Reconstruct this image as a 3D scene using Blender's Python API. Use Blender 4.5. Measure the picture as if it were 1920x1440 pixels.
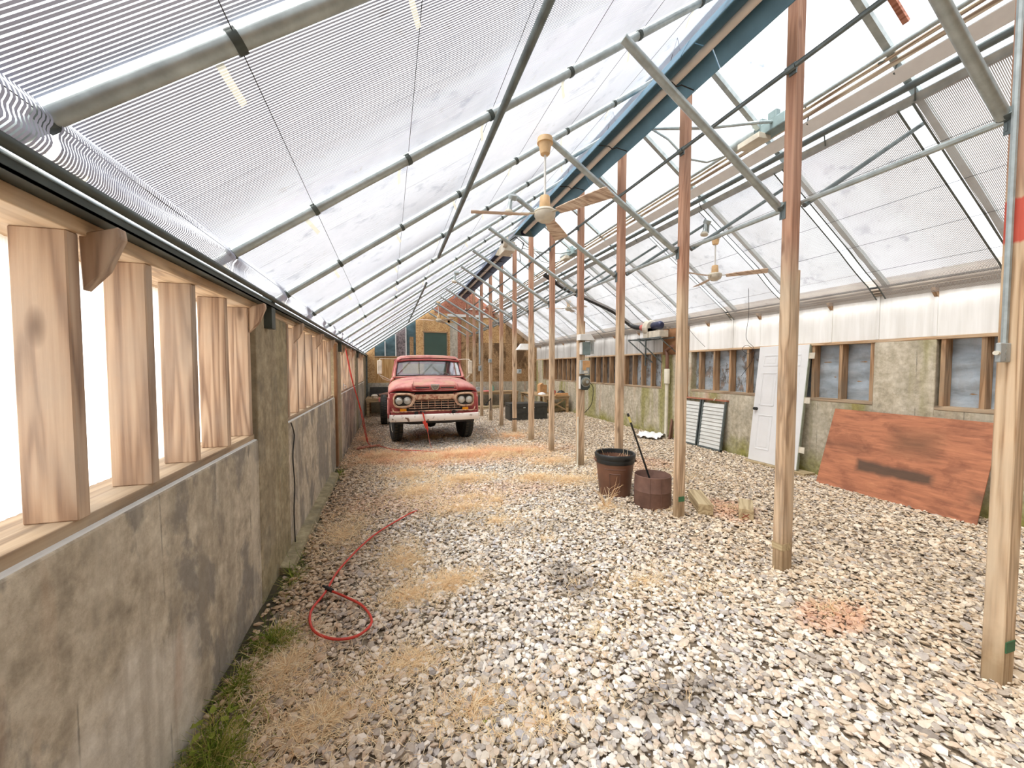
import bpy, bmesh, math, random
import numpy as np
from mathutils import Vector, Matrix, Euler
random.seed(7)
rng = np.random.default_rng(7)
scene = bpy.context.scene
for o in list(bpy.data.objects):
    bpy.data.objects.remove(o)
COL = scene.collection

# ------------------------------------------------------------------ camera
cam = bpy.data.cameras.new('camera')
cam_ob = bpy.data.objects.new('camera', cam)
COL.objects.link(cam_ob)
cam.sensor_width = 36.0
cam.lens = 36.0 * 720.0 / 1920.0
cam.clip_start = 0.05
cam.clip_end = 300
PSI, TH, EYE = math.radians(17.7014), math.radians(-2.3859), Vector((0, 0, 1.77))
c_r = Vector((math.cos(PSI), -math.sin(PSI), 0))
c_f = Vector((math.sin(PSI) * math.cos(TH), math.cos(PSI) * math.cos(TH), math.sin(TH)))
c_u = c_r.cross(c_f)
cam_ob.matrix_world = Matrix(((c_r.x, c_u.x, -c_f.x, 0), (c_r.y, c_u.y, -c_f.y, 0), (c_r.z, c_u.z, -c_f.z, EYE.z), (0, 0, 0, 1)))
scene.camera = cam_ob

# ------------------------------------------------------------------ world, light, exposure
world = bpy.data.worlds.new('overcast_sky')
scene.world = world
world.use_nodes = True
wt = world.node_tree
wt.nodes.clear()
w_out = wt.nodes.new('ShaderNodeOutputWorld')
w_bg = wt.nodes.new('ShaderNodeBackground')
w_tc = wt.nodes.new('ShaderNodeTexCoord')
w_no = wt.nodes.new('ShaderNodeTexNoise')
w_no.inputs['Scale'].default_value = 2.2
w_no.inputs['Detail'].default_value = 5
w_rp = wt.nodes.new('ShaderNodeValToRGB')
w_rp.color_ramp.elements[0].position = 0.3
w_rp.color_ramp.elements[0].color = (0.86, 0.92, 1.0, 1)
w_rp.color_ramp.elements[1].position = 0.7
w_rp.color_ramp.elements[1].color = (1.0, 0.99, 0.97, 1)
wt.links.new(w_tc.outputs['Generated'], w_no.inputs['Vector'])
wt.links.new(w_no.outputs['Fac'], w_rp.inputs['Fac'])
wt.links.new(w_rp.outputs['Color'], w_bg.inputs['Color'])
wt.links.new(w_bg.outputs['Background'], w_out.inputs['Surface'])
w_bg.inputs['Strength'].default_value = 0.62
sun = bpy.data.lights.new('hazy_sun', 'SUN')
sun.energy = 4.0
sun.angle = math.radians(35)
sun.color = (1.0, 0.96, 0.9)
sun_ob = bpy.data.objects.new('hazy_sun', sun)
COL.objects.link(sun_ob)
sun_ob.rotation_euler = (math.radians(8), math.radians(-31), 0)
scene.view_settings.view_transform = 'Standard'
scene.view_settings.look = 'None'
scene.view_settings.gamma = 1.0
scene.view_settings.use_curve_mapping = False
scene.view_settings.exposure = 1.52

# ------------------------------------------------------------------ material helpers
def S(r, g, b):
    f = lambda c: (c / 255 / 12.92) if c / 255 <= 0.04045 else ((c / 255 + 0.055) / 1.055) ** 2.4
    return (f(r), f(g), f(b), 1.0)

class NT:
    def __init__(self, name):
        self.m = bpy.data.materials.new(name)
        self.m.use_nodes = True
        self.t = self.m.node_tree
        self.t.nodes.clear()
        self.out = self.t.nodes.new('ShaderNodeOutputMaterial')
    def n(self, kind, ins=None, **at):
        nd = self.t.nodes.new('ShaderNode' + kind)
        for k, v in at.items():
            setattr(nd, k, v)
        for k, v in (ins or {}).items():
            s = nd.inputs[k]
            if isinstance(v, bpy.types.NodeSocket):
                self.t.links.new(v, s)
            else:
                s.default_value = v
        return nd
    def math(self, op, a, b=0.0, clamp=False):
        return self.n('Math', {0: a, 1: b}, operation=op, use_clamp=clamp).outputs[0]
    def ramp(self, fac, stops):
        r = self.n('ValToRGB', {'Fac': fac})
        e = r.color_ramp.elements
        while len(e) < len(stops):
            e.new(0.5)
        for i, (p, c) in enumerate(stops):
            e[i].position = p
            e[i].color = c if len(c) == 4 else (*c, 1)
        return r.outputs['Color']
    def step(self, fac, a, b):
        return self.n('MapRange', {'Value': fac, 'From Min': a, 'From Max': b}, clamp=True).outputs[0]
    def mix(self, fac, a, b, blend='MIX'):
        m = self.n('Mix', None, data_type='RGBA', blend_type=blend)
        for i, v in ((0, fac), (6, a), (7, b)):
            if isinstance(v, bpy.types.NodeSocket):
                self.t.links.new(v, m.inputs[i])
            else:
                m.inputs[i].default_value = v
        return m.outputs[2]
    def coord(self, scale=(1, 1, 1), rnd=True, space='Object'):
        if space == 'World':
            v = self.n('NewGeometry').outputs['Position']
        else:
            v = self.n('TexCoord').outputs[space]
        if rnd:
            r = self.n('ObjectInfo').outputs['Random']
            rr = self.n('CombineXYZ', {0: self.math('MULTIPLY', r, 7.3), 1: self.math('MULTIPLY', r, 13.1), 2: self.math('MULTIPLY', r, 23.7)}).outputs[0]
            v = self.n('VectorMath', {0: v, 1: rr}, operation='ADD').outputs[0]
        return self.n('VectorMath', {0: v, 1: scale}, operation='MULTIPLY').outputs[0]
    def noise(self, vec, scale=1.0, detail=4, rough=0.55, dist=0.0):
        return self.n('TexNoise', {'Vector': vec, 'Scale': scale, 'Detail': detail, 'Roughness': rough, 'Distortion': dist}).outputs['Fac']
    def sep(self, vec):
        return self.n('SeparateXYZ', {0: vec}).outputs
    def pbr(self, col, rough=0.7, metal=0.0, bump=None, bstr=0.3, bdist=0.01, **ins):
        i = {'Base Color': col, 'Roughness': rough, 'Metallic': metal}
        i.update({k.replace('_', ' '): v for k, v in ins.items()})
        p = self.n('BsdfPrincipled', i)
        if bump is not None:
            b = self.n('Bump', {'Height': bump, 'Strength': bstr, 'Distance': bdist})
            self.t.links.new(b.outputs['Normal'], p.inputs['Normal'])
        return p.outputs[0]
    def done(self, sh):
        self.t.links.new(sh, self.out.inputs['Surface'])
        return self.m

def plain(name, col, rough=0.6, metal=0.0, var=0.12, vs=9.0):
    t = NT(name)
    n = t.noise(t.coord(), vs, 5)
    dark = tuple(c * (1 - var * 2) for c in col[:3]) + (1,)
    lite = tuple(min(1, c * (1 + var)) for c in col[:3]) + (1,)
    c = t.ramp(n, [(0.3, dark), (0.7, lite)])
    return t.done(t.pbr(c, rough, metal, n, 0.12, 0.004))

def wood(name, dark, mid, lite, axis=2, knots=True, fine=1.0, grey=None, rough=0.75, zfn=None):
    t = NT(name)
    sc = [5.5, 5.5, 5.5]; sc[axis] = 0.42
    v = t.coord(tuple(sc))
    big = t.noise(v, 1.0, 3, 0.5, 0.6)
    ring = t.math('SINE', t.math('MULTIPLY', big, 52.0))
    ring = t.math('MULTIPLY_ADD', ring, 0.5)
    t.t.nodes[-1].inputs[2].default_value = 0.5
    sf = [95 * fine] * 3; sf[axis] = 2.5
    fib = t.noise(t.coord(tuple(sf)), 1.0, 5, 0.6)
    f = t.math('ADD', t.math('MULTIPLY', ring, 0.45), t.math('MULTIPLY', fib, 0.55))
    col = t.ramp(f, [(0.18, dark), (0.45, mid), (0.8, lite)])
    if grey:
        g = t.step(t.noise(t.coord((2.2, 2.2, 1.1)), 1.3, 5, 0.6), 0.42, 0.68)
        col = t.mix(t.math('MULTIPLY', g, 0.7), col, grey)
    if knots:
        sk = [4.2, 4.2, 4.2]; sk[axis] = 1.7
        vo = t.n('TexVoronoi', {'Vector': t.coord(tuple(sk)), 'Scale': 1.0}).outputs['Distance']
        k = t.math('SUBTRACT', 1.0, t.step(vo, 0.05, 0.13))
        col = t.mix(t.math('MULTIPLY', k, 0.75), col, tuple(c * 0.55 for c in dark[:3]) + (1,))
    if zfn:
        col = zfn(t, col)
    return t.done(t.pbr(col, rough, 0, f, 0.25, 0.004))

W_D, W_M, W_L = S(122, 88, 58), S(176, 136, 98), S(205, 168, 128)

def post_zone(t, col):
    z = t.sep(t.n('TexCoord').outputs['Object'])[2]
    r = t.n('ObjectInfo').outputs['Random']
    zz = t.math('ADD', z, t.math('MULTIPLY', t.noise(t.coord((6, 6, 1.2)), 2, 3), 0.5))
    up = t.step(zz, 2.75, 3.15)
    red = t.mix(0.55, col, S(172, 92, 68), 'MULTIPLY')
    red = t.mix(0.5, red, S(178, 112, 90))
    col = t.mix(t.math('MULTIPLY', up, 0.7), col, red)
    low = t.math('SUBTRACT', 1.0, t.step(t.math('ADD', z, t.math('MULTIPLY', t.noise(t.coord((9, 9, 9)), 3, 2), 0.12)), 0.16, 0.42))
    col = t.mix(t.math('MULTIPLY', low, 0.55), col, S(120, 100, 66))
    return col

def post_red_zone(t, col):
    col = post_zone(t, col)
    z = t.sep(t.n('TexCoord').outputs['Object'])[2]
    zz = t.math('ADD', z, t.math('MULTIPLY', t.math('SUBTRACT', t.noise(t.coord((16, 16, 5)), 1, 3), 0.5), 0.07))
    b = t.math('MULTIPLY', t.step(zz, 2.44, 2.455), t.math('SUBTRACT', 1.0, t.step(zz, 2.66, 2.675)))
    return t.mix(t.math('MULTIPLY', b, 0.92), col, S(205, 78, 62))

MT = {}
MT['stud'] = wood('aged_pine_stud', S(128, 100, 80), S(178, 148, 122), S(202, 176, 150), 2, True, 0.8, S(164, 150, 136))
MT['stud_dark'] = wood('dark_brown_stud', S(122, 92, 62), S(168, 132, 98), S(190, 156, 120), 2, True, 0.8, S(146, 130, 108))  # slightly darker, browner wood than the left wall studs
MT['board_y'] = wood('pine_board_lengthwise', S(150, 118, 88), S(200, 166, 128), S(222, 192, 154), 1, True, 0.8, S(192, 172, 148))
MT['sill'] = wood('weathered_sill_board', S(122, 100, 78), S(166, 142, 114), S(190, 168, 140), 1, True, 0.8, S(150, 138, 122))
MT['board_x'] = wood('pine_board_crosswise', S(128, 94, 64), S(168, 130, 92), S(192, 156, 118), 0, True, 0.8, S(160, 140, 116))
MT['post'] = wood('old_post_timber', S(146, 118, 92), S(198, 168, 136), S(222, 196, 164), 2, True, 0.9, S(190, 174, 152), 0.75, post_zone)
MT['post_red'] = wood('old_post_timber_with_red_paint', S(158, 124, 92), S(208, 176, 140), S(230, 204, 170), 2, True, 0.9, S(204, 186, 160), 0.75, post_red_zone)
MT['red_wood'] = wood('reddish_weathered_wood', S(128, 76, 56), S(166, 106, 82), S(188, 130, 106), 1, False, 0.9)
MT['rail_wood'] = wood('peeling_rail_wood', S(120, 92, 76), S(196, 180, 158), S(226, 216, 198), 1, False, 0.9)
MT['block'] = wood('weathered_timber_block', S(146, 126, 94), S(176, 156, 120), S(196, 178, 142), 1, False, 0.9)
MT['bench'] = wood('bench_timber', S(120, 92, 60), S(172, 140, 100), S(200, 170, 128), 0, False, 0.9, S(150, 136, 112))
MT['blade'] = wood('peeling_fan_blade', S(160, 134, 116), S(206, 180, 158), S(232, 216, 198), 0, False, 0.7)
MT['galv'] = plain('galvanised_steel', S(178, 188, 188), 0.38, 0.5, 0.12, 14)
MT['galv_dark'] = plain('dull_galvanised_steel', S(112, 122, 122), 0.45, 0.5, 0.15, 10)
MT['channel'] = plain('dark_green_grey_channel', S(84, 92, 88), 0.5, 0.4, 0.18, 6)
MT['iron'] = plain('dark_iron', S(58, 58, 58), 0.6, 0.5)
MT['heater_blue'] = plain('blue_grey_sheet_steel', S(104, 142, 162), 0.42, 0.35, 0.12, 3)
MT['heater_navy'] = plain('dark_blue_sheet_steel', S(88, 102, 128), 0.45, 0.35, 0.12, 3)
MT['tube'] = plain('warm_grey_heater_tube', S(226, 214, 202), 0.5, 0.0, 0.06, 4)
MT['cream'] = plain('yellowed_cream_plastic', S(222, 186, 138), 0.5)
MT['offwhite'] = plain('old_white_enamel', S(214, 206, 188), 0.45)
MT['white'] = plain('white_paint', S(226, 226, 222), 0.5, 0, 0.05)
MT['door_white'] = plain('white_door_paint', S(228, 229, 230), 0.4, 0, 0.03, 3)
MT['pvc'] = plain('ivory_plastic_pipe', S(222, 216, 198), 0.4, 0, 0.05)
MT['rubber'] = plain('black_rubber', S(52, 54, 54), 0.75, 0, 0.2)
MT['tread'] = plain('dusty_tyre_tread', S(74, 70, 62), 0.85, 0, 0.2)
MT['black'] = plain('black_plastic', S(38, 40, 40), 0.45, 0, 0.15)
MT['boxblack'] = plain('dusty_black_box', S(62, 62, 58), 0.5, 0, 0.15)
MT['brown_plastic'] = plain('brown_bin_plastic', S(120, 84, 66), 0.5, 0, 0.1, 4)
MT['barrel'] = plain('rusty_brown_barrel', S(116, 86, 74), 0.75, 0.0, 0.18, 6)
MT['red_hose'] = plain('red_rubber_hose', S(205, 66, 52), 0.5, 0, 0.08)
MT['red'] = plain('bright_red', S(206, 44, 40), 0.5)
MT['pink'] = plain('faded_red_cloth', S(206, 120, 112), 0.8)
MT['tan'] = plain('tan_cardboard', S(206, 160, 112), 0.85)
MT['elec'] = plain('grey_blue_enamel', S(128, 146, 146), 0.45, 0.2)
MT['elec_grey'] = plain('pale_grey_enamel', S(178, 184, 184), 0.45, 0.2)
MT['meter_glass'] = plain('clouded_meter_glass', S(120, 112, 92), 0.15)
MT['amber'] = plain('amber_lens', S(236, 150, 20), 0.25, 0, 0.1)
MT['chrome'] = plain('worn_chrome', S(200, 200, 196), 0.25, 0.8)
MT['lamp_glass'] = plain('headlamp_glass', S(206, 206, 200), 0.12, 0.3, 0.1, 30)
MT['slat'] = plain('pale_grey_slat', S(212, 214, 210), 0.5, 0, 0.06, 6)
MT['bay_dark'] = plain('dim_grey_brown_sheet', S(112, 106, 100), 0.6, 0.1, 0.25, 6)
MT['brown_board'] = plain('plain_brown_board', S(140, 100, 66), 0.8, 0, 0.15, 5)
MT['motor'] = plain('navy_motor_enamel', S(52, 56, 84), 0.4, 0.2)
MT['sheet'] = plain('white_plastic_sheet', S(236, 236, 236), 0.5, 0, 0.03)
MT['tape'] = plain('clear_yellow_tape', S(220, 214, 196), 0.35)
MT['soil'] = plain('dark_damp_soil', S(74, 66, 44), 0.9, 0, 0.3, 6)

def concrete(name, base, lite, dark, moss=0.0, stain=0.7, moss_low=0.45, seed=0.0, plaster=False, cut=(0.5, 0.56)):
    t = NT(name)
    p = t.n('NewGeometry').outputs['Position']
    p = t.n('VectorMath', {0: p, 1: (seed, seed * 2, seed)}, operation='ADD').outputs[0]
    sc = lambda a: t.n('VectorMath', {0: p, 1: a}, operation='MULTIPLY').outputs[0]
    z = t.sep(t.n('NewGeometry').outputs['Position'])[2]
    n0 = t.noise(p, 14, 8, 0.65)
    pit = t.noise(p, 75, 5, 0.7)
    mid = t.noise(sc((1, 1, 0.8)), 4.5, 6, 0.65, 0.4)
    col = t.ramp(t.math('ADD', t.math('MULTIPLY', n0, 0.5), t.math('MULTIPLY', mid, 0.5)), [(0.34, tuple(c * 0.62 for c in base[:3]) + (1,)), (0.47, base), (0.62, lite)])
    col = t.mix(t.math('MULTIPLY', t.step(pit, 0.6, 0.72), 0.4), col, tuple(c * 0.5 for c in base[:3]) + (1,))
    big = t.noise(sc((1.6, 1.6, 1.1)), 1.5, 6, 0.62, 0.35)
    st = t.step(big, *cut)
    col = t.mix(t.math('MULTIPLY', st, stain), col, t.ramp(n0, [(0.35, dark), (0.7, tuple(c * 1.35 for c in dark[:3]))]))
    if plaster:
        yp = t.sep(t.n('NewGeometry').outputs['Position'])[1]
        zz = t.math('ADD', z, t.math('MULTIPLY', t.math('SUBTRACT', big, 0.5), 0.9))
        pl = t.math('MULTIPLY', t.math('SUBTRACT', 1.0, t.step(zz, 0.5, 0.62)), t.math('SUBTRACT', 1.0, t.step(yp, 2.15, 2.3)))
        col = t.mix(t.math('MULTIPLY', pl, 0.85), col, t.ramp(n0, [(0.3, S(196, 186, 168)), (0.7, S(224, 216, 202))]))
    streak = t.noise(sc((9, 9, 0.35)), 1.0, 4, 0.6)
    col = t.mix(t.math('MULTIPLY', t.step(streak, 0.52, 0.66), 0.45), col, tuple(c * 0.72 for c in base[:3]) + (1,))
    streak2 = t.noise(sc((5, 5, 0.3)), 1.0, 3, 0.5)
    col = t.mix(t.math('MULTIPLY', t.step(streak2, 0.56, 0.68), 0.4), col, lite)
    rust = t.math('MULTIPLY', t.step(t.noise(sc((3.1, 3.1, 0.5)), 1.0, 3, 0.5), 0.62, 0.7), 0.35)
    col = t.mix(rust, col, S(186, 128, 84))
    if moss:
        mz = t.math('SUBTRACT', 1.0, t.step(t.math('ADD', z, t.math('MULTIPLY', t.math('SUBTRACT', big, 0.5), 0.9)), 0.02, moss_low))
        mv = t.step(t.noise(sc((1.5, 1.5, 0.2)), 1.0, 4, 0.6), 0.51, 0.62)
        mm = t.math('MAXIMUM', mz, t.math('MULTIPLY', mv, 0.8))
        mm = t.math('MULTIPLY', mm, moss)
        col = t.mix(mm, col, t.ramp(n0, [(0.3, S(104, 104, 36)), (0.7, S(166, 160, 74))]))
    yy = t.sep(p)[1]
    ln = t.math('ABSOLUTE', t.math('SUBTRACT', t.math('FRACT', t.math('ADD', t.math('MULTIPLY', yy, 1.9), t.math('MULTIPLY', t.noise(sc((0.3, 0.8, 0.05)), 1.0, 2), 1.5))), 0.5))
    ln = t.math('SUBTRACT', 1.0, t.step(t.math('ADD', ln, t.math('MULTIPLY', t.math('SUBTRACT', t.noise(p, 22, 4), 0.5), 0.03)), 0.0, 0.014))
    ln = t.math('MULTIPLY', ln, t.step(t.noise(sc((2, 2, 1.5)), 2.3, 4), 0.47, 0.6))
    col = t.mix(t.math('MULTIPLY', ln, 0.6), col, tuple(c * 0.4 for c in dark[:3]) + (1,))
    hgt = t.math('SUBTRACT', t.math('ADD', t.math('ADD', n0, t.math('MULTIPLY', pit, 0.35)), t.math('MULTIPLY', streak, 0.3)), t.math('MULTIPLY', ln, 0.8))
    return t.done(t.pbr(col, 0.88, 0, hgt, 0.35, 0.012))

MT['conc_l'] = concrete('stained_board_formed_concrete', S(176, 163, 142), S(212, 201, 180), S(122, 116, 108), 0.0, 0.85, 0.45, 0.0, True, (0.47, 0.54))
MT['conc_pil'] = concrete('grey_brown_concrete', S(144, 130, 104), S(178, 164, 136), S(112, 106, 92), 0.15, 0.5)
MT['conc_r'] = concrete('mossy_concrete', S(184, 174, 152), S(216, 208, 190), S(152, 146, 130), 0.9, 0.35, 0.38, 3.0)
MT['conc_b'] = concrete('pale_back_wall_concrete', S(180, 172, 156), S(208, 200, 184), S(130, 124, 112), 0.2, 0.35, 0.4, 9.0)

# translucent sheets
def sheet_mat(name, tcol, transp, dirt=0.0, ribs=None, gloss=0.0):
    t = NT(name)
    p = t.n('NewGeometry').outputs['Position']
    col = tcol
    if dirt:
        a = t.noise(p, 5.5, 4, 0.65)
        b = t.noise(p, 1.3, 3)
        d = t.math('MULTIPLY', t.step(a, 0.55, 0.72), t.step(b, 0.4, 0.6))
        col = t.mix(t.math('MULTIPLY', d, dirt), tcol, S(128, 140, 156))
    if ribs is not None:
        c = t.sep(p)[ribs]
        w = t.math('SINE', t.math('MULTIPLY', c, 420.0))
        col = t.mix(t.math('MULTIPLY', t.step(w, 0.2, 1.0), 0.3), col, S(196, 206, 216))
    tb = t.n('BsdfTransparent', {'Color': col}).outputs[0]
    tl = t.n('BsdfTranslucent', {'Color': col}).outputs[0]
    s = t.n('MixShader', {0: 1 - transp, 1: tb, 2: tl}).outputs[0]
    return t.done(s)

MT['poly_roof'] = sheet_mat('translucent_roof_sheet', (0.96, 0.97, 0.99, 1), 0.8, 0.75)
MT['tape'] = sheet_mat('clear_yellow_tape', S(226, 220, 200), 0.35)
MT['poly_wall'] = sheet_mat('translucent_wall_sheet', (0.98, 0.985, 0.99, 1), 0.06, 0.0, 1)

def strip_mat(name, c1, c2, trans):
    t = NT(name)
    p = t.n('NewGeometry').outputs['Position']
    n = t.noise(p, 3.0, 5, 0.6)
    col = t.ramp(n, [(0.35, c1), (0.65, c2)])
    sp = t.step(t.noise(p, 9.0, 3, 0.6), 0.66, 0.74)
    col = t.mix(t.math('MULTIPLY', sp, 0.5), col, S(110, 96, 86))
    a = t.pbr(col, 0.45, 0.25)
    b = t.n('BsdfTranslucent', {'Color': col}).outputs[0]
    return t.done(t.n('MixShader', {0: trans, 1: a, 2: b}).outputs[0])
MT['strip_l'] = strip_mat('silver_screen_strip', S(158, 162, 182), S(178, 182, 200), 0.05)
MT['strip_r'] = strip_mat('dusty_grey_screen_strip', S(170, 164, 160), S(186, 184, 182), 0.17)

def foil():
    t = NT('blue_grey_foil_sheet')
    p = t.n('NewGeometry').outputs['Position']
    s = t.n('VectorMath', {0: p, 1: (1, 1, 2.6)}, operation='MULTIPLY').outputs[0]
    n = t.noise(s, 2.5, 6, 0.6, 0.3)
    col = t.ramp(n, [(0.3, S(142, 152, 160)), (0.5, S(170, 182, 192)), (0.7, S(196, 206, 214))])
    ps = t.n('VectorMath', {0: p, 1: (1, 1, 0.55)}, operation='MULTIPLY').outputs[0]
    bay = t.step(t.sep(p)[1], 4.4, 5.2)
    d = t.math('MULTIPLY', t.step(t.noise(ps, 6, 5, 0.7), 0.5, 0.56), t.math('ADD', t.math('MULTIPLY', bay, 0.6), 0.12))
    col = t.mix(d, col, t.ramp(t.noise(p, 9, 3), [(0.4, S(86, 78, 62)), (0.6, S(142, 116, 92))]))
    return t.done(t.pbr(col, 0.4, 0.35, n, 0.4, 0.02))
MT['foil'] = foil()

def white_band():
    t = NT('streaked_white_wall_board')
    p = t.n('NewGeometry').outputs['Position']
    y = t.sep(p)[1]
    s = t.n('VectorMath', {0: p, 1: (8, 8, 0.5)}, operation='MULTIPLY').outputs[0]
    n = t.noise(s, 1.0, 5, 0.6)
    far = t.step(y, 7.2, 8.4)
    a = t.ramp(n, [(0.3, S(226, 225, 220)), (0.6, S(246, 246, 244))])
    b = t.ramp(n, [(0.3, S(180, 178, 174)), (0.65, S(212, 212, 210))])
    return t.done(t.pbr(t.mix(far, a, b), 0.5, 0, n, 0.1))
MT['band'] = white_band()

def osb(name, c1, c2, c3, dark):
    t = NT(name)
    p = t.coord((1, 1, 1), True)
    v = t.n('TexVoronoi', {'Vector': t.n('VectorMath', {0: p, 1: (26, 26, 40)}, operation='MULTIPLY').outputs[0], 'Scale': 1.0}).outputs['Color']
    f = t.sep(v)[0]
    col = t.ramp(f, [(0.1, c1), (0.5, c2), (0.9, c3)])
    n = t.noise(t.coord((1, 1, 0.5)), 1.8, 5, 0.65, 0.5)
    col = t.mix(t.math('MULTIPLY', t.step(n, 0.5, 0.62), dark), col, S(86, 62, 36))
    return t.done(t.pbr(col, 0.8, 0, f, 0.15, 0.004))
MT['osb'] = osb('flake_board', S(176, 132, 84), S(200, 160, 108), S(216, 180, 130), 0.25)
MT['ply_old'] = osb('water_stained_board', S(146, 114, 78), S(164, 130, 92), S(178, 146, 106), 0.9)
MT['ply_new'] = wood('yellow_plywood', S(158, 116, 66), S(188, 146, 92), S(200, 164, 112), 2, False, 0.4)

MT['board_dark'] = wood('grey_brown_plate_board', S(104, 92, 80), S(138, 124, 108), S(164, 150, 132), 1, False, 0.8)
def rust_ply():
    t = NT('red_brown_plywood')
    p = t.n('TexCoord').outputs['Object']
    x, y, z = t.sep(p)[0], t.sep(p)[1], t.sep(p)[2]
    g = t.noise(t.n('VectorMath', {0: p, 1: (1.6, 9, 9)}, operation='MULTIPLY').outputs[0], 1.6, 6, 0.62, 0.6)
    fib = t.noise(t.n('VectorMath', {0: p, 1: (4, 70, 70)}, operation='MULTIPLY').outputs[0], 1.0, 4)
    f = t.math('ADD', t.math('MULTIPLY', g, 0.65), t.math('MULTIPLY', fib, 0.35))
    col = t.ramp(f, [(0.3, S(124, 80, 60)), (0.46, S(168, 108, 78)), (0.6, S(188, 124, 90)), (0.75, S(206, 146, 110))])
    big = t.noise(t.n('VectorMath', {0: p, 1: (1.5, 2.6, 1)}, operation='MULTIPLY').outputs[0], 1.8, 6, 0.65, 0.5)
    col = t.mix(t.math('MULTIPLY', t.step(big, 0.5, 0.62), 0.55), col, S(122, 74, 54))
    col = t.mix(t.math('MULTIPLY', t.step(big, 0.42, 0.3), 0.4), col, S(212, 148, 108))
    def blotch(cx, cy, sx, sy, soft, amt, c):
        nonlocal col
        nz = t.math('MULTIPLY', t.math('SUBTRACT', t.noise(p, 3.5, 3), 0.5), 0.1)
        dx = t.math('SUBTRACT', t.math('ABSOLUTE', t.math('SUBTRACT', x, cx)), sx)
        dy = t.math('SUBTRACT', t.math('ABSOLUTE', t.math('SUBTRACT', y, cy)), sy)
        d = t.math('ADD', t.math('MAXIMUM', dx, dy), nz)
        m = t.math('SUBTRACT', 1.0, t.step(d, -soft, soft))
        col = t.mix(t.math('MULTIPLY', m, amt), col, c)
    blotch(0.02, -0.20, 0.40, 0.075, 0.03, 0.88, S(74, 62, 50))
    blotch(0.16, 0.22, 0.2, 0.13, 0.12, 0.6, S(90, 70, 50))
    blotch(-0.6, 0.05, 0.3, 0.04, 0.05, 0.6, S(92, 62, 46))
    blotch(0.85, -0.30, 0.1, 0.07, 0.05, 0.6, S(96, 74, 56))
    return t.done(t.pbr(col, 0.7, 0, f, 0.2, 0.004))
MT['rust_ply'] = rust_ply()

def truck_red():
    t = NT('chalky_faded_red_paint')
    n = t.noise(t.coord((1, 1, 1), False), 4.0, 6, 0.6)
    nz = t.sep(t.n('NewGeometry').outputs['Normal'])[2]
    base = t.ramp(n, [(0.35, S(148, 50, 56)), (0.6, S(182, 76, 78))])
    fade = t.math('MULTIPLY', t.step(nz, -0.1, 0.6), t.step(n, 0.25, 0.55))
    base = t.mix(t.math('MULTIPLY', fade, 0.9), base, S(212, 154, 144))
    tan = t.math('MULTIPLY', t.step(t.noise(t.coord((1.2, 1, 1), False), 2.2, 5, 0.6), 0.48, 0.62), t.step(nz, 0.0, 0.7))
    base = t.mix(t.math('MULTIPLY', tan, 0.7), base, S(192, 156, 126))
    return t.done(t.pbr(base, 0.42, 0.0))
MT['red_paint'] = truck_red()

def chipped(name, paint, under, lo, hi, sc=9):
    t = NT(name)
    n = t.noise(t.coord((1, 1, 1), False), sc, 5, 0.65)
    m = t.step(n, lo, hi)
    return t.done(t.pbr(t.mix(m, paint, under), 0.5))
MT['bumper'] = chipped('chipped_white_bumper', S(236, 230, 224), S(120, 94, 78), 0.58, 0.62, 7)
MT['grille'] = chipped('rusty_cream_grille', S(206, 170, 140), S(150, 92, 70), 0.46, 0.6, 12)
MT['bezel'] = chipped('tan_and_rust_bezel', S(208, 176, 148), S(160, 104, 80), 0.5, 0.64, 9)

def glass(name, tint, mixf=0.75):
    t = NT(name)
    a = t.n('BsdfTransparent', {'Color': tint}).outputs[0]
    b = t.n('BsdfGlossy', {'Color': (0.9, 0.95, 1, 1), 'Roughness': 0.06}).outputs[0]
    fr = t.n('LayerWeight', {'Blend': 0.35}).outputs['Fresnel']
    f = t.math('ADD', t.math('MULTIPLY', fr, 0.6), 1 - mixf, True)
    return t.done(t.n('MixShader', {0: f, 1: a, 2: b}).outputs[0])
MT['glass'] = glass('windscreen_glass', (0.86, 0.92, 0.92, 1), 0.74)
def dark_glass():
    t = NT('dark_teal_glass')
    n = t.noise(t.coord((1, 1, 2)), 2.5, 4)
    c = t.ramp(n, [(0.3, S(52, 76, 82)), (0.7, S(92, 116, 124))])
    return t.done(t.pbr(c, 0.12, 0.0))
MT['dark_glass'] = dark_glass()
MT['green_glass'] = plain('dark_green_glass', S(70, 92, 84), 0.15, 0, 0.08, 1)
MT['mottled'] = plain('mottled_grey_glass', S(132, 120, 122), 0.3, 0, 0.45, 22)

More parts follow.
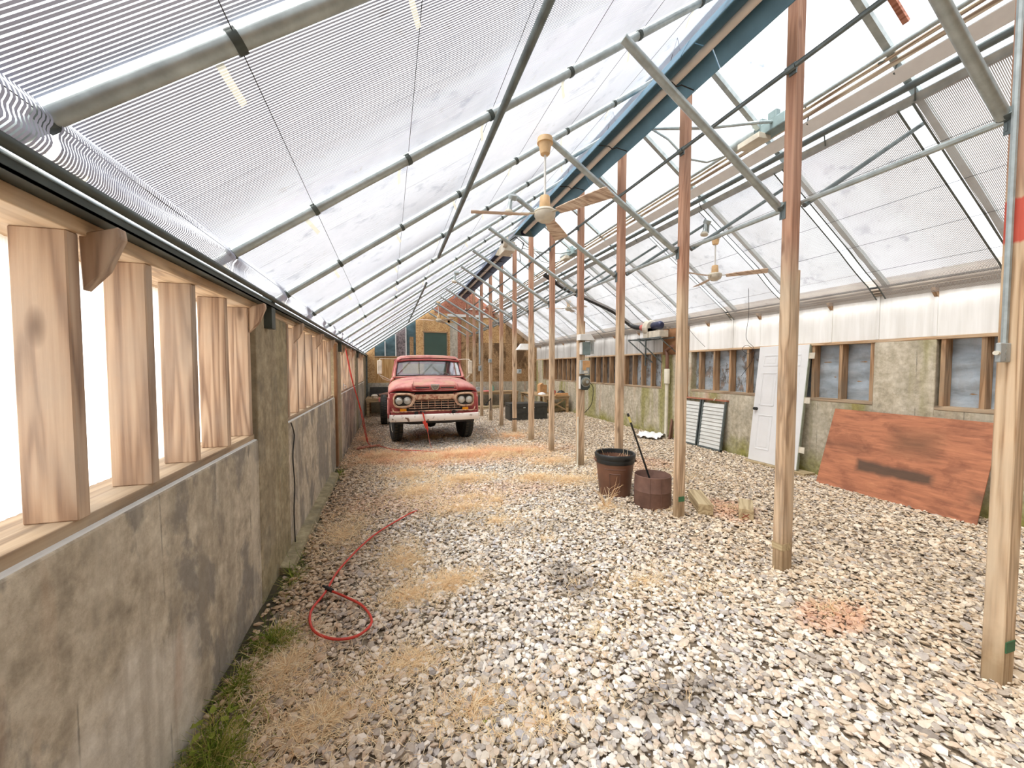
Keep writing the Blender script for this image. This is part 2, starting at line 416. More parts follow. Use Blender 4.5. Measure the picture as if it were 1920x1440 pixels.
def stone_mat():
    t = NT('river_gravel_stone')
    r = t.n('ObjectInfo').outputs['Random']
    p = t.n('NewGeometry').outputs['Position']
    col = t.ramp(r, [(0.0, S(180, 174, 168)), (0.15, S(222, 214, 202)), (0.32, S(204, 192, 176)), (0.48, S(232, 226, 218)), (0.62, S(212, 196, 180)), (0.75, S(188, 186, 188)), (0.87, S(240, 236, 230)), (0.97, S(146, 140, 136))])
    t.t.nodes[-1].color_ramp.interpolation = 'CONSTANT'
    n = t.noise(p, 60, 3)
    col = t.mix(0.25, col, t.ramp(n, [(0.3, S(140, 130, 120)), (0.7, S(235, 228, 215))]), 'OVERLAY')
    x, y = t.sep(p)[0], t.sep(p)[1]
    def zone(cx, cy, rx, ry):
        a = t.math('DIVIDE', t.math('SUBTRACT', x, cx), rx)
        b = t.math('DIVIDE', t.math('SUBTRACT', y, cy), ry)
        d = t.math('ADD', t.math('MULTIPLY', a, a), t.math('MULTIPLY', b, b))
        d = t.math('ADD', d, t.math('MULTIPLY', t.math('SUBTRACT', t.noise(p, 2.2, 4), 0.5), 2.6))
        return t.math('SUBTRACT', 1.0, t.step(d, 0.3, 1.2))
    warm = t.step(x, 1.6, 3.4)
    col = t.mix(t.math('MULTIPLY', warm, 0.5), col, t.mix(1.0, col, S(236, 214, 178), 'MULTIPLY'))
    lw = t.math('SUBTRACT', 1.0, t.step(x, -0.7, 0.5))
    col = t.mix(t.math('MULTIPLY', lw, 0.8), col, t.mix(1.0, col, S(214, 184, 146), 'MULTIPLY'))
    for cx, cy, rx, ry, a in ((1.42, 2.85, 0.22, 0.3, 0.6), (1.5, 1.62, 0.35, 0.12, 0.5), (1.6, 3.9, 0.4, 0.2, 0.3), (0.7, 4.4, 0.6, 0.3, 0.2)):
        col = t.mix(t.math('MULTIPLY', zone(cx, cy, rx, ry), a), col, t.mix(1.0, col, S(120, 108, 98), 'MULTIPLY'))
    for cx, cy, rx, ry, a in ((3.0, 1.85, 0.35, 0.18, 0.5), (1.6, 7.7, 2.2, 0.9, 0.35), (4.0, 3.7, 0.4, 0.4, 0.5), (0.2, 8.0, 0.9, 0.6, 0.5), (4.4, 5.9, 0.6, 0.5, 0.3), (0.8, 5.3, 1.6, 0.7, 0.25)):
        col = t.mix(t.math('MULTIPLY', zone(cx, cy, rx, ry), a), col, S(206, 140, 100))
    return t.done(t.pbr(col, 0.72))
MT['stone'] = stone_mat()

def soil_mat():
    t = NT('gravelly_soil')
    p = t.n('NewGeometry').outputs['Position']
    v = t.n('TexVoronoi', {'Vector': p, 'Scale': 26.0}).outputs
    col = t.ramp(t.sep(v['Color'])[0], [(0.1, S(170, 152, 128)), (0.5, S(196, 180, 156)), (0.9, S(214, 200, 178))])
    e = t.step(v['Distance'], 0.15, 0.6)
    col = t.mix(t.math('MULTIPLY', e, 0.7), col, S(84, 70, 54))
    return t.done(t.pbr(col, 0.9))
MT['ground'] = soil_mat()

def blades_mat(name, stops, zones=False):
    t = NT(name)
    g = t.n('NewGeometry').outputs
    col = t.ramp(g['Random Per Island'], stops)
    if zones:
        p = g['Position']
        x, y = t.sep(p)[0], t.sep(p)[1]
        n = t.noise(p, 1.6, 4)
        m = t.math('MULTIPLY', t.step(y, 6.2, 7.4), t.step(n, 0.42, 0.6))
        col = t.mix(t.math('MULTIPLY', m, 0.45), col, S(246, 186, 146))
    a = t.n('BsdfDiffuse', {'Color': col}).outputs[0]
    b = t.n('BsdfTranslucent', {'Color': col}).outputs[0]
    return t.done(t.n('MixShader', {0: 0.3, 1: a, 2: b}).outputs[0])
MT['straw'] = blades_mat('dry_straw', [(0.0, S(226, 186, 140)), (0.35, S(248, 224, 182)), (0.7, S(252, 238, 208)), (1.0, S(238, 206, 160))], True)
MT['weed'] = blades_mat('green_weed_leaf', [(0.0, S(84, 100, 36)), (0.4, S(122, 142, 52)), (0.7, S(164, 166, 84)), (1.0, S(212, 184, 124))])

# ------------------------------------------------------------------ mesh helpers
class MB:
    def __init__(self):
        self.v = []; self.f = []; self.mi = []; self.cm = 0
    def add(self, vs, fs):
        b = len(self.v)
        self.v += [tuple(p) for p in vs]
        self.f += [tuple(i + b for i in f) for f in fs]
        self.mi += [self.cm] * len(fs)
        return self
    def box(self, c, s, R=None):
        x, y, z = (q / 2 for q in s)
        vs = [Vector(p) for p in ((-x, -y, -z), (x, -y, -z), (x, y, -z), (-x, y, -z), (-x, -y, z), (x, -y, z), (x, y, z), (-x, y, z))]
        if R is not None:
            vs = [R @ p for p in vs]
        c = Vector(c)
        return self.add([p + c for p in vs], [(0, 3, 2, 1), (4, 5, 6, 7), (0, 1, 5, 4), (1, 2, 6, 5), (2, 3, 7, 6), (3, 0, 4, 7)])
    def bb(self, x0, x1, y0, y1, z0, z1):
        return self.box(((x0 + x1) / 2, (y0 + y1) / 2, (z0 + z1) / 2), (abs(x1 - x0), abs(y1 - y0), abs(z1 - z0)))
    def bar(self, p0, p1, w, h, up=(0, 0, 1)):
        p0, p1 = Vector(p0), Vector(p1)
        d = (p1 - p0); L = d.length; d.normalize()
        u = Vector(up)
        if abs(d.dot(u)) > 0.98:
            u = Vector((1, 0, 0))
        s = d.cross(u).normalized(); u = s.cross(d)
        R = Matrix((s, d, u)).transposed()
        return self.box((p0 + p1) / 2, (w, L, h), R)
    def tube(self, pts, r, n=8, cap=True):
        pts = [Vector(p) for p in pts]
        rs = r if isinstance(r, (list, tuple)) else [r] * len(pts)
        t0 = (pts[1] - pts[0]).normalized()
        a = Vector((0, 0, 1)) if abs(t0.z) < 0.9 else Vector((1, 0, 0))
        u = t0.cross(a).normalized()
        vs = []
        for i, p in enumerate(pts):
            if i == 0: t = t0
            elif i == len(pts) - 1: t = (pts[i] - pts[i - 1]).normalized()
            else: t = ((pts[i + 1] - pts[i]).normalized() + (pts[i] - pts[i - 1]).normalized()).normalized()
            u = (u - t * u.dot(t)).normalized()
            w = t.cross(u)
            for k in range(n):
                an = 2 * math.pi * k / n
                vs.append(p + (u * math.cos(an) + w * math.sin(an)) * rs[i])
        fs = []
        for i in range(len(pts) - 1):
            for k in range(n):
                k2 = (k + 1) % n
                fs.append((i * n + k, i * n + k2, (i + 1) * n + k2, (i + 1) * n + k))
        if cap:
            fs.append(tuple(range(n - 1, -1, -1)))
            fs.append(tuple(range((len(pts) - 1) * n, len(pts) * n)))
        return self.add(vs, fs)
    def lathe(self, prof, n=20, c=(0, 0, 0), R=None):
        vs = []
        c = Vector(c)
        for (r, z) in prof:
            for k in range(n):
                a = 2 * math.pi * k / n
                p = Vector((r * math.cos(a), r * math.sin(a), z))
                if R is not None: p = R @ p
                vs.append(p + c)
        fs = []
        for i in range(len(prof) - 1):
            for k in range(n):
                k2 = (k + 1) % n
                fs.append((i * n + k, i * n + k2, (i + 1) * n + k2, (i + 1) * n + k))
        if prof[0][0] > 0: fs.append(tuple(range(n - 1, -1, -1)))
        if prof[-1][0] > 0: fs.append(tuple(range((len(prof) - 1) * n, len(prof) * n)))
        return self.add(vs, fs)
    def prism(self, poly, axis, a, b):
        n = len(poly)
        def P(u, v, w):
            return {'X': (w, u, v), 'Y': (u, w, v), 'Z': (u, v, w)}[axis]
        vs = [P(u, v, a) for u, v in poly] + [P(u, v, b) for u, v in poly]
        fs = [tuple(range(n)), tuple(range(2 * n - 1, n - 1, -1))]
        for i in range(n):
            j = (i + 1) % n
            fs.append((i, i + n, j + n, j))
        return self.add(vs, fs)
    def grid(self, rows):
        m = len(rows[0])
        vs = [p for r in rows for p in r]
        fs = []
        for i in range(len(rows) - 1):
            for k in range(m - 1):
                fs.append((i * m + k, i * m + k + 1, (i + 1) * m + k + 1, (i + 1) * m + k))
        return self.add(vs, fs)
    def mesh(self, name, mats, smooth=False, fix=True):
        me = bpy.data.meshes.new(name)
        me.from_pydata(self.v, [], self.f)
        if fix:
            bm = bmesh.new(); bm.from_mesh(me)
            bmesh.ops.remove_doubles(bm, verts=bm.verts, dist=1e-5)
            bmesh.ops.recalc_face_normals(bm, faces=bm.faces)
            bm.to_mesh(me); bm.free()
        for m in (mats if isinstance(mats, (list, tuple)) else [mats]):
            me.materials.append(MT[m] if isinstance(m, str) else m)
        if self.cm and len(me.polygons) == len(self.mi):
            me.polygons.foreach_set('material_index', self.mi)
        if smooth:
            me.polygons.foreach_set('use_smooth', [True] * len(me.polygons))
            me.set_sharp_from_angle(angle=0.7)
        me.update()
        return me
    def build(self, name, mat, parent=None, smooth=False, bev=0.0, sub=0, solid=0.0, fix=True):
        o = bpy.data.objects.new(name, self.mesh(name, mat, smooth, fix))
        COL.objects.link(o)
        if parent is not None: o.parent = parent
        if solid:
            md = o.modifiers.new('solid', 'SOLIDIFY'); md.thickness = solid; md.offset = 0
        if sub:
            md = o.modifiers.new('sub', 'SUBSURF'); md.levels = sub; md.render_levels = sub
        if bev:
            md = o.modifiers.new('bevel', 'BEVEL'); md.width = bev; md.segments = 2; md.limit_method = 'ANGLE'
        return o

def obj_of(name, me, parent=None, loc=(0, 0, 0), rot=(0, 0, 0), scale=None):
    o = bpy.data.objects.new(name, me)
    COL.objects.link(o)
    o.location = loc
    o.rotation_euler = rot
    if scale: o.scale = scale
    if parent is not None: o.parent = parent
    return o

def tag(o, label=None, cat=None, group=None, kind=None):
    if label: o['label'] = label
    if cat: o['category'] = cat
    if group: o['group'] = group
    if kind: o['kind'] = kind
    return o

def thing(name, label, cat, loc=(0, 0, 0), rz=0.0, group=None):
    o = bpy.data.objects.new(name, None)
    o.empty_display_size = 0.1
    COL.objects.link(o)
    o.location = loc
    o.rotation_euler = (0, 0, rz)
    return tag(o, label, cat, group)

def struct(name):
    o = bpy.data.objects.new(name, None)
    COL.objects.link(o)
    return tag(o, kind='structure')

def copy_tree(o, parent=None):
    c = o.copy(); COL.objects.link(c)
    if parent is not None: c.parent = parent
    for ch in list(o.children): copy_tree(ch, c)
    return c

def gz(x, y):
    return 0.0022 * (x - 3.2) * min(max(y - 2.5, 0.0), 11.0)
def slope_l(x): return 2.35 + 0.7 * (x + 0.93)
def slope_r(x): return 5.24 - 0.7 * (x - 3.2)
Y0, Y1 = -2.6, 17.0
RAFT = [1.34 + 1.235 * k for k in range(-3, 13)]
POSTS = [1.13 + 1.255 * k for k in range(13)]
# ------------------------------------------------------------------ ground and floor
g = MB()
nx, ny = 30, 40
g.grid([[(-0.95 + 7.7 * i / nx, Y0 + (Y1 - Y0) * j / ny, gz(-0.95 + 7.7 * i / nx, Y0 + (Y1 - Y0) * j / ny) - 0.012) for i in range(nx + 1)] for j in range(ny + 1)])
floor = g.build('floor', 'ground')
tag(floor, kind='structure')
g = MB(); g.bb(-40, 40, -40, 60, -0.6, -0.3)
tag(g.build('ground_outside', 'ground'), kind='structure')

# ------------------------------------------------------------------ left wall
wl = struct('wall_left')
XL = -0.93
L_OPEN = [(-2.5, 3.25), (4.13, 7.45), (8.35, 11.95), (12.75, 15.9)]
m = MB(); m.bb(XL - 0.28, XL, Y0, Y1, -0.3, 1.24); m.build('concrete_base', 'conc_l', wl, bev=0.008)
for a, b in ((3.25, 4.13), (7.6, 8.35), (11.95, 12.75), (15.9, 17.0)):
    m = MB(); m.bb(XL - 0.28, XL + 0.005, a, b, -0.25, 2.2); m.build('concrete_pilaster', 'conc_pil', wl, bev=0.012)
m = MB(); m.bb(-0.94, XL + 0.035, 7.45, 7.6, 0.0, 2.2); m.build('upright_board', 'brown_board', wl, bev=0.004)
m = MB()
m.prism([(XL, -0.1), (XL + 0.13, -0.1), (XL + 0.10, 0.03), (XL, 0.05)], 'Y', 3.7, 6.9)
m.build('footing', 'conc_pil', wl)
stud_me = None
m = MB(); m.box((0, 0, 0), (0.138, 0.05, 0.907)); stud_me = m.mesh('stud', 'stud')
for i, (a, b) in enumerate(L_OPEN):
    m = MB(); m.bb(-1.2, -0.952, a, b, 1.235, 1.288); m.build('sill_board', 'sill', wl, bev=0.004)
    m = MB(); m.prism([(-0.953, 1.239), (-0.936, 1.239), (-0.938, 1.244), (-0.953, 1.249)], 'Y', a, b); m.build('ledge_highlight', 'white', wl)  # white strip paints in the skylit bright line along the concrete ledge
    ys = [1.578 + 0.4 * k for k in range(-10, 5)] if i == 0 else [a + 0.13 + 0.41 * k for k in range(int((b - a - 0.1) / 0.41) + 1)]
    for y in ys:
        if a + 0.03 < y < b - 0.02:
            o = obj_of('stud', stud_me, wl, (-1.012 + random.uniform(-.006, .006), y, 1.288 + 0.4535), (0, 0, random.uniform(-.03, .03)))
            o.modifiers.new('bevel', 'BEVEL').width = 0.004
    rows = []
    for zz in (1.25, 2.26):
        rows.append([(-1.175 + (0.006 if k % 2 else 0), a - 0.05 + 0.02 * k, zz) for k in range(int((b - a + 0.1) / 0.02) + 1)])
    m = MB(); m.grid(rows); m.build('clear_panel', 'poly_wall', wl)
m = MB(); m.bb(-1.21, -0.928, Y0, Y1, 2.195, 2.247); m.build('top_plate', 'board_y', wl, bev=0.004)
m = MB(); m.bb(-1.23, -1.17, Y0, Y1, 2.24, 2.42); m.build('fascia_board', 'board_y', wl)
br_poly = [(-0.95, 2.2), (-0.928, 2.21), (-0.845, 2.235), (-0.84, 2.2), (-0.885, 2.09), (-0.945, 2.02)]
m = MB(); m.prism(br_poly, 'Y', -0.02, 0.02); br_me = m.mesh('corbel_block', 'stud')
for y in [0.4, 1.64, 3.19, 4.5, 5.75, 6.9, 8.6, 9.8, 11.0, 13.0, 14.2]:
    o = obj_of('corbel_block', br_me, wl, (0, y, 0)); o.modifiers.new('bevel', 'BEVEL').width = 0.004
m = MB()
m.bb(-0.99, -0.868, Y0, Y1, 2.247, 2.254); m.bb(-0.875, -0.868, Y0, Y1, 2.247, 2.278); m.bb(-0.99, -0.982, Y0, Y1, 2.247, 2.30)
m.build('eave_channel', 'channel', wl)
m = MB(); m.tube([(-0.895, Y0, 2.287), (-0.895, Y1, 2.287)], 0.016, 10); m.build('eave_pipe', 'galv', wl, True)
m = MB(); m.tube([(-0.85, Y0, 2.302), (-0.85, Y1, 2.302)], 0.017, 10); m.build('screen_pipe', 'channel', wl, True)
m = MB()
for y in (3.45, 8.0, 12.3):
    m.bb(-0.93, -0.87, y, y + 0.1, 2.08, 2.34)
m.build('gutter_bracket', 'channel', wl)

# ------------------------------------------------------------------ right wall
wr = struct('wall_right')
XR = 6.65
m = MB(); m.bb(XR, XR + 0.28, Y0, Y1, -0.3, 1.235); m.build('concrete_base', 'conc_r', wr, bev=0.008)
for a, b in ((3.03, 3.69), (7.2, 8.2), (12.0, 12.9), (16.2, 17.0)):
    m = MB(); m.bb(XR - 0.01, XR + 0.28, a, b, -0.25, 2.14); m.build('concrete_pilaster', 'conc_r', wr, bev=0.012)
m = MB(); m.box((0, 0, 0), (0.135, 0.045, 0.86)); stud_r = m.mesh('wall_stud', 'stud_dark')
for i, (a, b) in enumerate([(-2.5, 3.03), (3.69, 7.2), (8.2, 12.0), (12.9, 16.2)]):
    m = MB(); m.bb(XR - 0.005, XR + 0.2, a, b, 1.235, 1.285); m.build('sill_board', 'sill', wr, bev=0.004)
    ys = [2.97, 2.62, 2.2, 1.8, 1.4] if i == 0 else [a + 0.03 + 0.405 * k for k in range(int((b - a) / 0.405) + 1)]
    for y in ys:
        obj_of('stud', stud_r, wr, (XR + 0.075, y, 1.285 + 0.42), (0, 0, random.uniform(-.03, .03)))
    # creased sheets of foil behind the studs, one per stud gap
    ys2 = sorted([a] + ys + [b])
    for y0, y1 in zip(ys2[:-1], ys2[1:]):
        if y1 - y0 < 0.06: continue
        rows = []
        for zz in np.linspace(1.27, 2.16, 16):
            rows.append([(XR + 0.15 + 0.012 * math.sin(zz * 23 + y * 5 + y0 * 9) * random.uniform(0.3, 1), y, zz) for y in np.linspace(y0, y1, 6)])
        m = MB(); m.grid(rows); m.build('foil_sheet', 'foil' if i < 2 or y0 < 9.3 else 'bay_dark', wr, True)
    m = MB(); m.bb(XR + 0.16, XR + 0.2, a, b, 1.2, 2.2); m.build('outer_board', 'ply_old', wr)
m = MB(); m.bb(XR - 0.012, XR + 0.2, Y0, Y1, 2.135, 2.175); m.build('header_board', 'board_y', wr, bev=0.004)
y = -2.44
k = 0
while y < 16.9:
    w = 0.61
    y1 = min(y + w, 17.0)
    m = MB(); m.bb(XR + 0.004 * (k % 2), XR + 0.06, y + 0.003, y1 - 0.003, 2.176, 2.79); m.build('white_panel', 'band', wr, bev=0.003)
    m = MB(); m.bb(XR - 0.016, XR + 0.002, y - 0.018, y + 0.018, 2.176, 2.79); m.build('batten', 'band', wr, bev=0.003)
    if k % 2 == 1:
        m = MB(); m.prism([(XR, 2.79), (XR - 0.1, 2.79), (XR - 0.09, 2.75), (XR, 2.66)], 'Y', y - 0.02, y + 0.02); m.build('corbel_block', 'stud_dark', wr, bev=0.004)
    y += w; k += 1
m = MB(); m.bb(XR - 0.05, XR + 0.2, Y0, Y1, 2.79, 2.835); m.build('top_plate', 'board_dark', wr, bev=0.004)
m = MB(); m.bb(XR + 0.12, XR + 0.2, Y0, Y1, 2.83, 3.06); m.build('fascia_board', 'board_dark', wr)
m = MB(); m.tube([(XR - 0.06, Y0, 2.865), (XR - 0.06, Y1, 2.865)], 0.025, 8); m.build('eave_pipe', 'board_dark', wr, True)
m = MB(); m.tube([(XR - 0.13, Y0, 2.895), (XR - 0.13, Y1, 2.895)], 0.016, 8); m.build('screen_pipe', 'iron', wr, True)
m = MB(); m.bb(XR - 0.035, XR, 7.28, 7.34, 1.05, 2.79); m.build('upright_board', 'stud_dark', wr, bev=0.004)
m = MB(); m.bb(XR - 0.03, XR + 0.01, 7.5, 8.15, 2.1, 2.75); m.build('brown_panel', 'brown_board', wr)

# ------------------------------------------------------------------ back and front walls
wb = struct('wall_back')
def roofz(x): return min(slope_l(x), slope_r(x)) + 0.1
def wall_piece(name, x0, x1, z0, z1, mat, y=Y1, d=0.03, par=None):
    n = 6
    top = []
    for i in range(n + 1):
        x = x0 + (x1 - x0) * i / n
        top.append((x, min(z1, roofz(x))))
    if x0 < 3.2 < x1:
        top.append((3.2, min(z1, roofz(3.2)))); top.sort()
    poly = [(x0, z0)] + top + [(x1, z0)]
    clean = []
    for q in poly:
        if not clean or (abs(q[0] - clean[-1][0]) + abs(q[1] - clean[-1][1])) > 1e-6: clean.append(q)
    m = MB(); m.prism(clean, 'Y', y, y + d)
    return m.build(name, mat, par if par is not None else wb)
m = MB(); m.bb(-1.2, 6.9, Y1, Y1 + 0.25, -0.3, 1.15); m.build('concrete_base', 'conc_b', wb, bev=0.006)
wall_piece('flake_board', -0.93, -0.575, 1.15, 9, 'osb')
wall_piece('plywood_sheet', -0.575, 0.3, 1.15, 2.22, 'ply_new')
wall_piece('plywood_sheet', 0.302, 1.1, 1.15, 2.22, 'ply_new')
m = MB(); m.bb(-0.575, 1.1, Y1 - 0.02, Y1 + 0.05, 2.22, 2.27); m.build('glazing_sill', 'board_x', wb, bev=0.003)
xs = [-0.575, -0.16, 0.27, 0.69, 1.1]
for i in range(4):
    wall_piece('glass_pane', xs[i], xs[i + 1], 2.27, 9, 'mottled' if i == 2 else 'dark_glass', Y1 + 0.02, 0.012)
for x in xs[1:4]:
    m = MB(); m.bb(x - 0.022, x + 0.022, Y1 - 0.03, Y1 + 0.03, 2.27, roofz(x) - 0.1); m.build('mullion', 'white', wb)
m = MB(); m.bb(0.84, 1.0, Y1 + 0.0, Y1 + 0.02, 2.3, 3.1); m.build('plywood_strip', 'ply_old', wb)
wall_piece('flake_board', 1.1, 1.4, 1.15, 9, 'osb')
wall_piece('flake_board', 1.4, 2.46, 3.36, 4.148, 'osb')
wall_piece('gable_board', 1.4, 1.898, 4.15, 9, 'osb')
wall_piece('flake_board', 2.46, 2.56, 1.15, 3.9, 'osb')
wall_piece('grey_panel', 2.56, 2.9, 1.15, 3.75, 'conc_b', Y1 + 0.005)
wall_piece('flake_board', 2.46, 2.9, 3.76, 4.02, 'osb')
for k, (a, b) in enumerate(((2.9, 3.05), (3.06, 3.9), (3.905, 5.12), (5.125, 6.9))):
    if k == 0:
        wall_piece('rusty_strip', a, b, 1.15, 4.0, 'red_wood', Y1 - 0.01)
    else:
        wall_piece('stained_board', a, b, 1.15, 2.9, 'ply_old')
        wall_piece('stained_board', a, b, 2.91, 4.05 if a < 4.2 else 9, 'ply_old' if k != 2 else 'osb')
wall_piece('gable_board', 1.9, 3.2, 4.15, 9, 'red_wood')
wall_piece('gable_board', 3.205, 4.6, 4.06, 9, 'red_wood')
m = MB(); m.bb(2.45, 4.3, Y1 - 0.03, Y1 + 0.01, 4.03, 4.14); m.build('white_strip', 'white', wb)
m = MB(); m.bb(3.25, 4.15, Y1 - 0.03, Y1 + 0.01, 4.36, 4.42); m.build('white_strip', 'white', wb)
m = MB(); m.prism([(-1.0, 1.0), (-1.0, 2.3), (3.2, 5.34), (6.9, 2.75), (6.9, 1.0)], 'Y', Y1 + 0.06, Y1 + 0.09); m.build('outer_cladding', 'brown_board', wb)
d1 = struct('door_1')
m = MB(); m.bb(1.44, 2.42, Y1, Y1 + 0.03, 1.15, 3.3); m.build('door_leaf', 'green_glass', d1)
m = MB()
m.bb(1.4, 1.44, Y1 - 0.03, Y1 + 0.03, 1.15, 3.34); m.bb(2.42, 2.46, Y1 - 0.03, Y1 + 0.03, 1.15, 3.34); m.bb(1.4, 2.46, Y1 - 0.03, Y1 + 0.03, 3.3, 3.36)
m.build('door_frame', 'board_x', d1, bev=0.003)
m = MB(); m.bb(-0.93, -0.86, Y1 - 0.1, Y1, 0, 2.3); m.build('corner_post', 'galv_dark', wb, bev=0.004)
wf = struct('wall_front')
m = MB(); m.prism([(-1.2, -0.3), (-1.2, 2.3), (3.2, 5.34), (6.9, 2.8), (6.9, -0.3)], 'Y', Y0 - 0.1, Y0); m.build('board_wall', 'ply_new', wf)

# ------------------------------------------------------------------ roof
ce = struct('ceiling')
for k in range(len(RAFT) - 1):
    pass
nb = 16
bw = (Y1 - Y0) / nb
m = MB(); m.grid([[(-1.24, 0.004, 2.22 + 0.15), (-1.24, bw - 0.004, 2.37)], [(3.2, 0.004, 5.40), (3.2, bw - 0.004, 5.40)]]); rl = m.mesh('roof_panel', 'poly_roof')
m = MB(); m.grid([[(3.2, 0.004, 5.40), (3.2, bw - 0.004, 5.40)], [(6.95, 0.004, slope_r(6.95) + 0.16), (6.95, bw - 0.004, slope_r(6.95) + 0.16)]]); rr = m.mesh('roof_panel', 'poly_roof')
for k in range(nb):
    obj_of('roof_panel', rl, ce, (0, Y0 + bw * k, 0)); obj_of('roof_panel', rr, ce, (0, Y0 + bw * k, 0))
m = MB(); m.prism([(3.05, 5.29), (3.2, 5.40), (3.35, 5.29), (3.35, 5.31), (3.2, 5.43), (3.05, 5.31)], 'Y', Y0, Y1); m.build('ridge_cap', 'galv', ce)
m = MB(); m.tube([(-0.93, 0, slope_l(-0.93)), (3.2, 0, slope_l(3.2))], 0.028, 10); rf = m.mesh('rafter', 'galv', True)
m = MB()
m.bar((3.2, 0, slope_r(3.2) + 0.03), (6.65, 0, slope_r(6.65) + 0.03), 0.055, 0.05); rfr = m.mesh('rafter', 'galv')
m = MB(); m.tube([(1.57, 0.0, slope_l(1.57) - 0.055), (3.19, 0.1, 3.13)], 0.031, 10); tie = m.mesh('tie_pipe', 'galv', True)
m = MB(); m.tube([(3.3, 0, 3.12), (4.8, 0, slope_r(4.8) - 0.06)], 0.02, 8); tier = m.mesh('tie_pipe', 'galv_dark', True)
m = MB(); m.tube([(0, -0.05, 0), (0, 0.05, 0)], 0.036, 8); clip = m.mesh('rafter_clip', 'iron', True)
RR = [1.15 + 1.22 * k for k in range(-3, 13)]
for y in RAFT:
    obj_of('rafter', rf, ce, (0, y, 0))
for y in RR:
    obj_of('rafter', rfr, ce, (0, y - 0.055, 0))
for k, y in enumerate(POSTS):
    obj_of('tie_pipe', tie, ce, (0, y + 0.0, 0)); obj_of('tie_pipe', tier, ce, (0, y - 0.03, 0))
m = MB(); m.bar((3.3, 2.17, slope_r(3.3) + 0.08), (4.15, 2.17, slope_r(4.15) + 0.08), 0.04, 0.03); m.build('roof_batten', 'red_wood', ce)
m = MB(); m.tube([(0.69, -1.5, 3.40), (0.72, 5.85, 3.425)], 0.024, 10); m.build('purlin', 'galv_dark', ce, True)
m = MB(); m.tube([(0.70, 7.6, 3.40), (0.66, 14.3, 3.38)], 0.022, 8); m.build('purlin', 'galv_dark', ce, True)
m = MB(); m.tube([(3.17, Y0, 4.225), (3.17, 12.5, 4.225), (3.17, 16.9, 4.2)], 0.02, 8); m.build('purlin', 'galv_dark', ce, True)
m = MB(); m.tube([(3.335, Y0, 3.165), (3.335, 16.9, 3.165)], 0.022, 8); m.build('purlin', 'galv', ce, True)
WS = [-0.84, -0.41, 0.13, 0.67, 1.26, 1.83, 2.4]
for x in WS:
    m = MB(); m.tube([(x, Y0, slope_l(x) + 0.008), (x, Y1, slope_l(x) + 0.008)], 0.0016, 5); m.build('screen_wire', 'iron', ce)
WR = [4.95, 5.35, 5.75, 6.15]
for x in WR:
    m = MB(); m.tube([(x, Y0, slope_r(x) - 0.125), (x, Y1, slope_r(x) - 0.125)], 0.0025, 5); m.build('screen_wire', 'iron', ce)
sl = math.atan(0.7)
m = MB(); m.tube([(-0.014, 0, 0), (0.014, 0, 0)], 0.034, 10); clip = m.mesh('rafter_clip', 'channel', True)
m = MB()
m.grid([[(-0.012, 0, 0), (0.012, 0, 0)], [(-0.012, 0.05, -0.012), (0.012, 0.05, -0.01)], [(-0.01, 0.115, -0.05), (0.014, 0.115, -0.045)]]); tape = m.mesh('tape_strip', 'tape')
for y in RAFT[3:9]:
    for x in WS:
        obj_of('rafter_clip', clip, ce, (x, y, slope_l(x)), (0, -sl, 0))
        obj_of('tape_strip', tape, ce, (x - 0.05, y + 0.02, slope_l(x) - 0.06), (0, -sl, random.uniform(-.3, .3)))

# ------------------------------------------------------------------ shade screens (real woven strips)
def strips_mesh(name, ys, width, prof, mat, wob):
    """prof(y) -> array of (x,z) ; one ribbon per y"""
    V = []; F = []; base = 0
    for y in ys:
        P = prof(y); n = len(P)
        dy = wob(y, P)
        a = np.column_stack([P[:, 0], y - width / 2 + dy, P[:, 1]])
        b = np.column_stack([P[:, 0], y + width / 2 + dy, P[:, 1]])
        V.append(a); V.append(b)
        for i in range(n - 1):
            F.append((base + i, base + n + i, base + n + i + 1, base + i + 1))
        base += 2 * n
    me = bpy.data.meshes.new(name)
    me.from_pydata(np.concatenate(V).tolist(), [], F)
    me.materials.append(MT[mat])
    return me
sl_t = thing('shade_screen', 'silver striped shade screen lining the whole roof slope over the truck', 'shade screen', (0, 0, 0))
dN = 16
tD = np.linspace(1, 0, dN)
tX = np.concatenate([np.linspace(-0.84, -0.5, 8), np.linspace(-0.35, 3.05, 12)])
def prof_l(y):
    u = (y - RAFT[0]) % 1.235 / 1.235
    x = tX
    z = slope_l(x) + 0.034 - 0.022 * np.sin(np.pi * u) * np.clip((x + 0.8) / 0.5, 0, 1) * (0.6 + 0.4 * np.sin(x * 4.3))
    # loose skirt hanging from the lowest wire down to the screen pipe
    xd = -0.84 + 0.02 * np.sin(np.pi * tD) * (1 + math.sin(y * 6.0)) - 0.012 * tD + 0.006 * np.sin(tD * 11 + y * 4)
    zd = (slope_l(-0.84) + 0.034) - 0.15 * tD
    return np.column_stack([np.concatenate([xd[:-1], x]), np.concatenate([zd[:-1], z])])
def wob_l(y, P):
    x = P[:, 0]
    w = 0.0006 * np.sin(x * 5 + y * 9)
    w[:dN - 1] += (0.007 * np.sin(tD * 9 + 3 * np.sin(y * 2.2)) * np.sqrt(tD) + 0.003 * np.sin(tD * 23 + y * 9))[:-1]
    return w
for k in range(len(RAFT)):
    a = RAFT[k] - 0.002
    b = (RAFT[k + 1] if k + 1 < len(RAFT) else Y1) - 0.036
    pitch = 0.0125
    ys = np.arange(a, b, pitch) + pitch / 2
    ys = ys + rng.normal(0, 0.0005, len(ys))
    tag(obj_of('screen_panel', strips_mesh('screen_panel', ys, pitch * 0.66, prof_l, 'strip_l', wob_l), sl_t), kind='stuff')
sr_t = thing('shade_screen', 'dusty grey shade screen panels with bright gaps under the far roof slope', 'shade screen', (0, 0, 0))
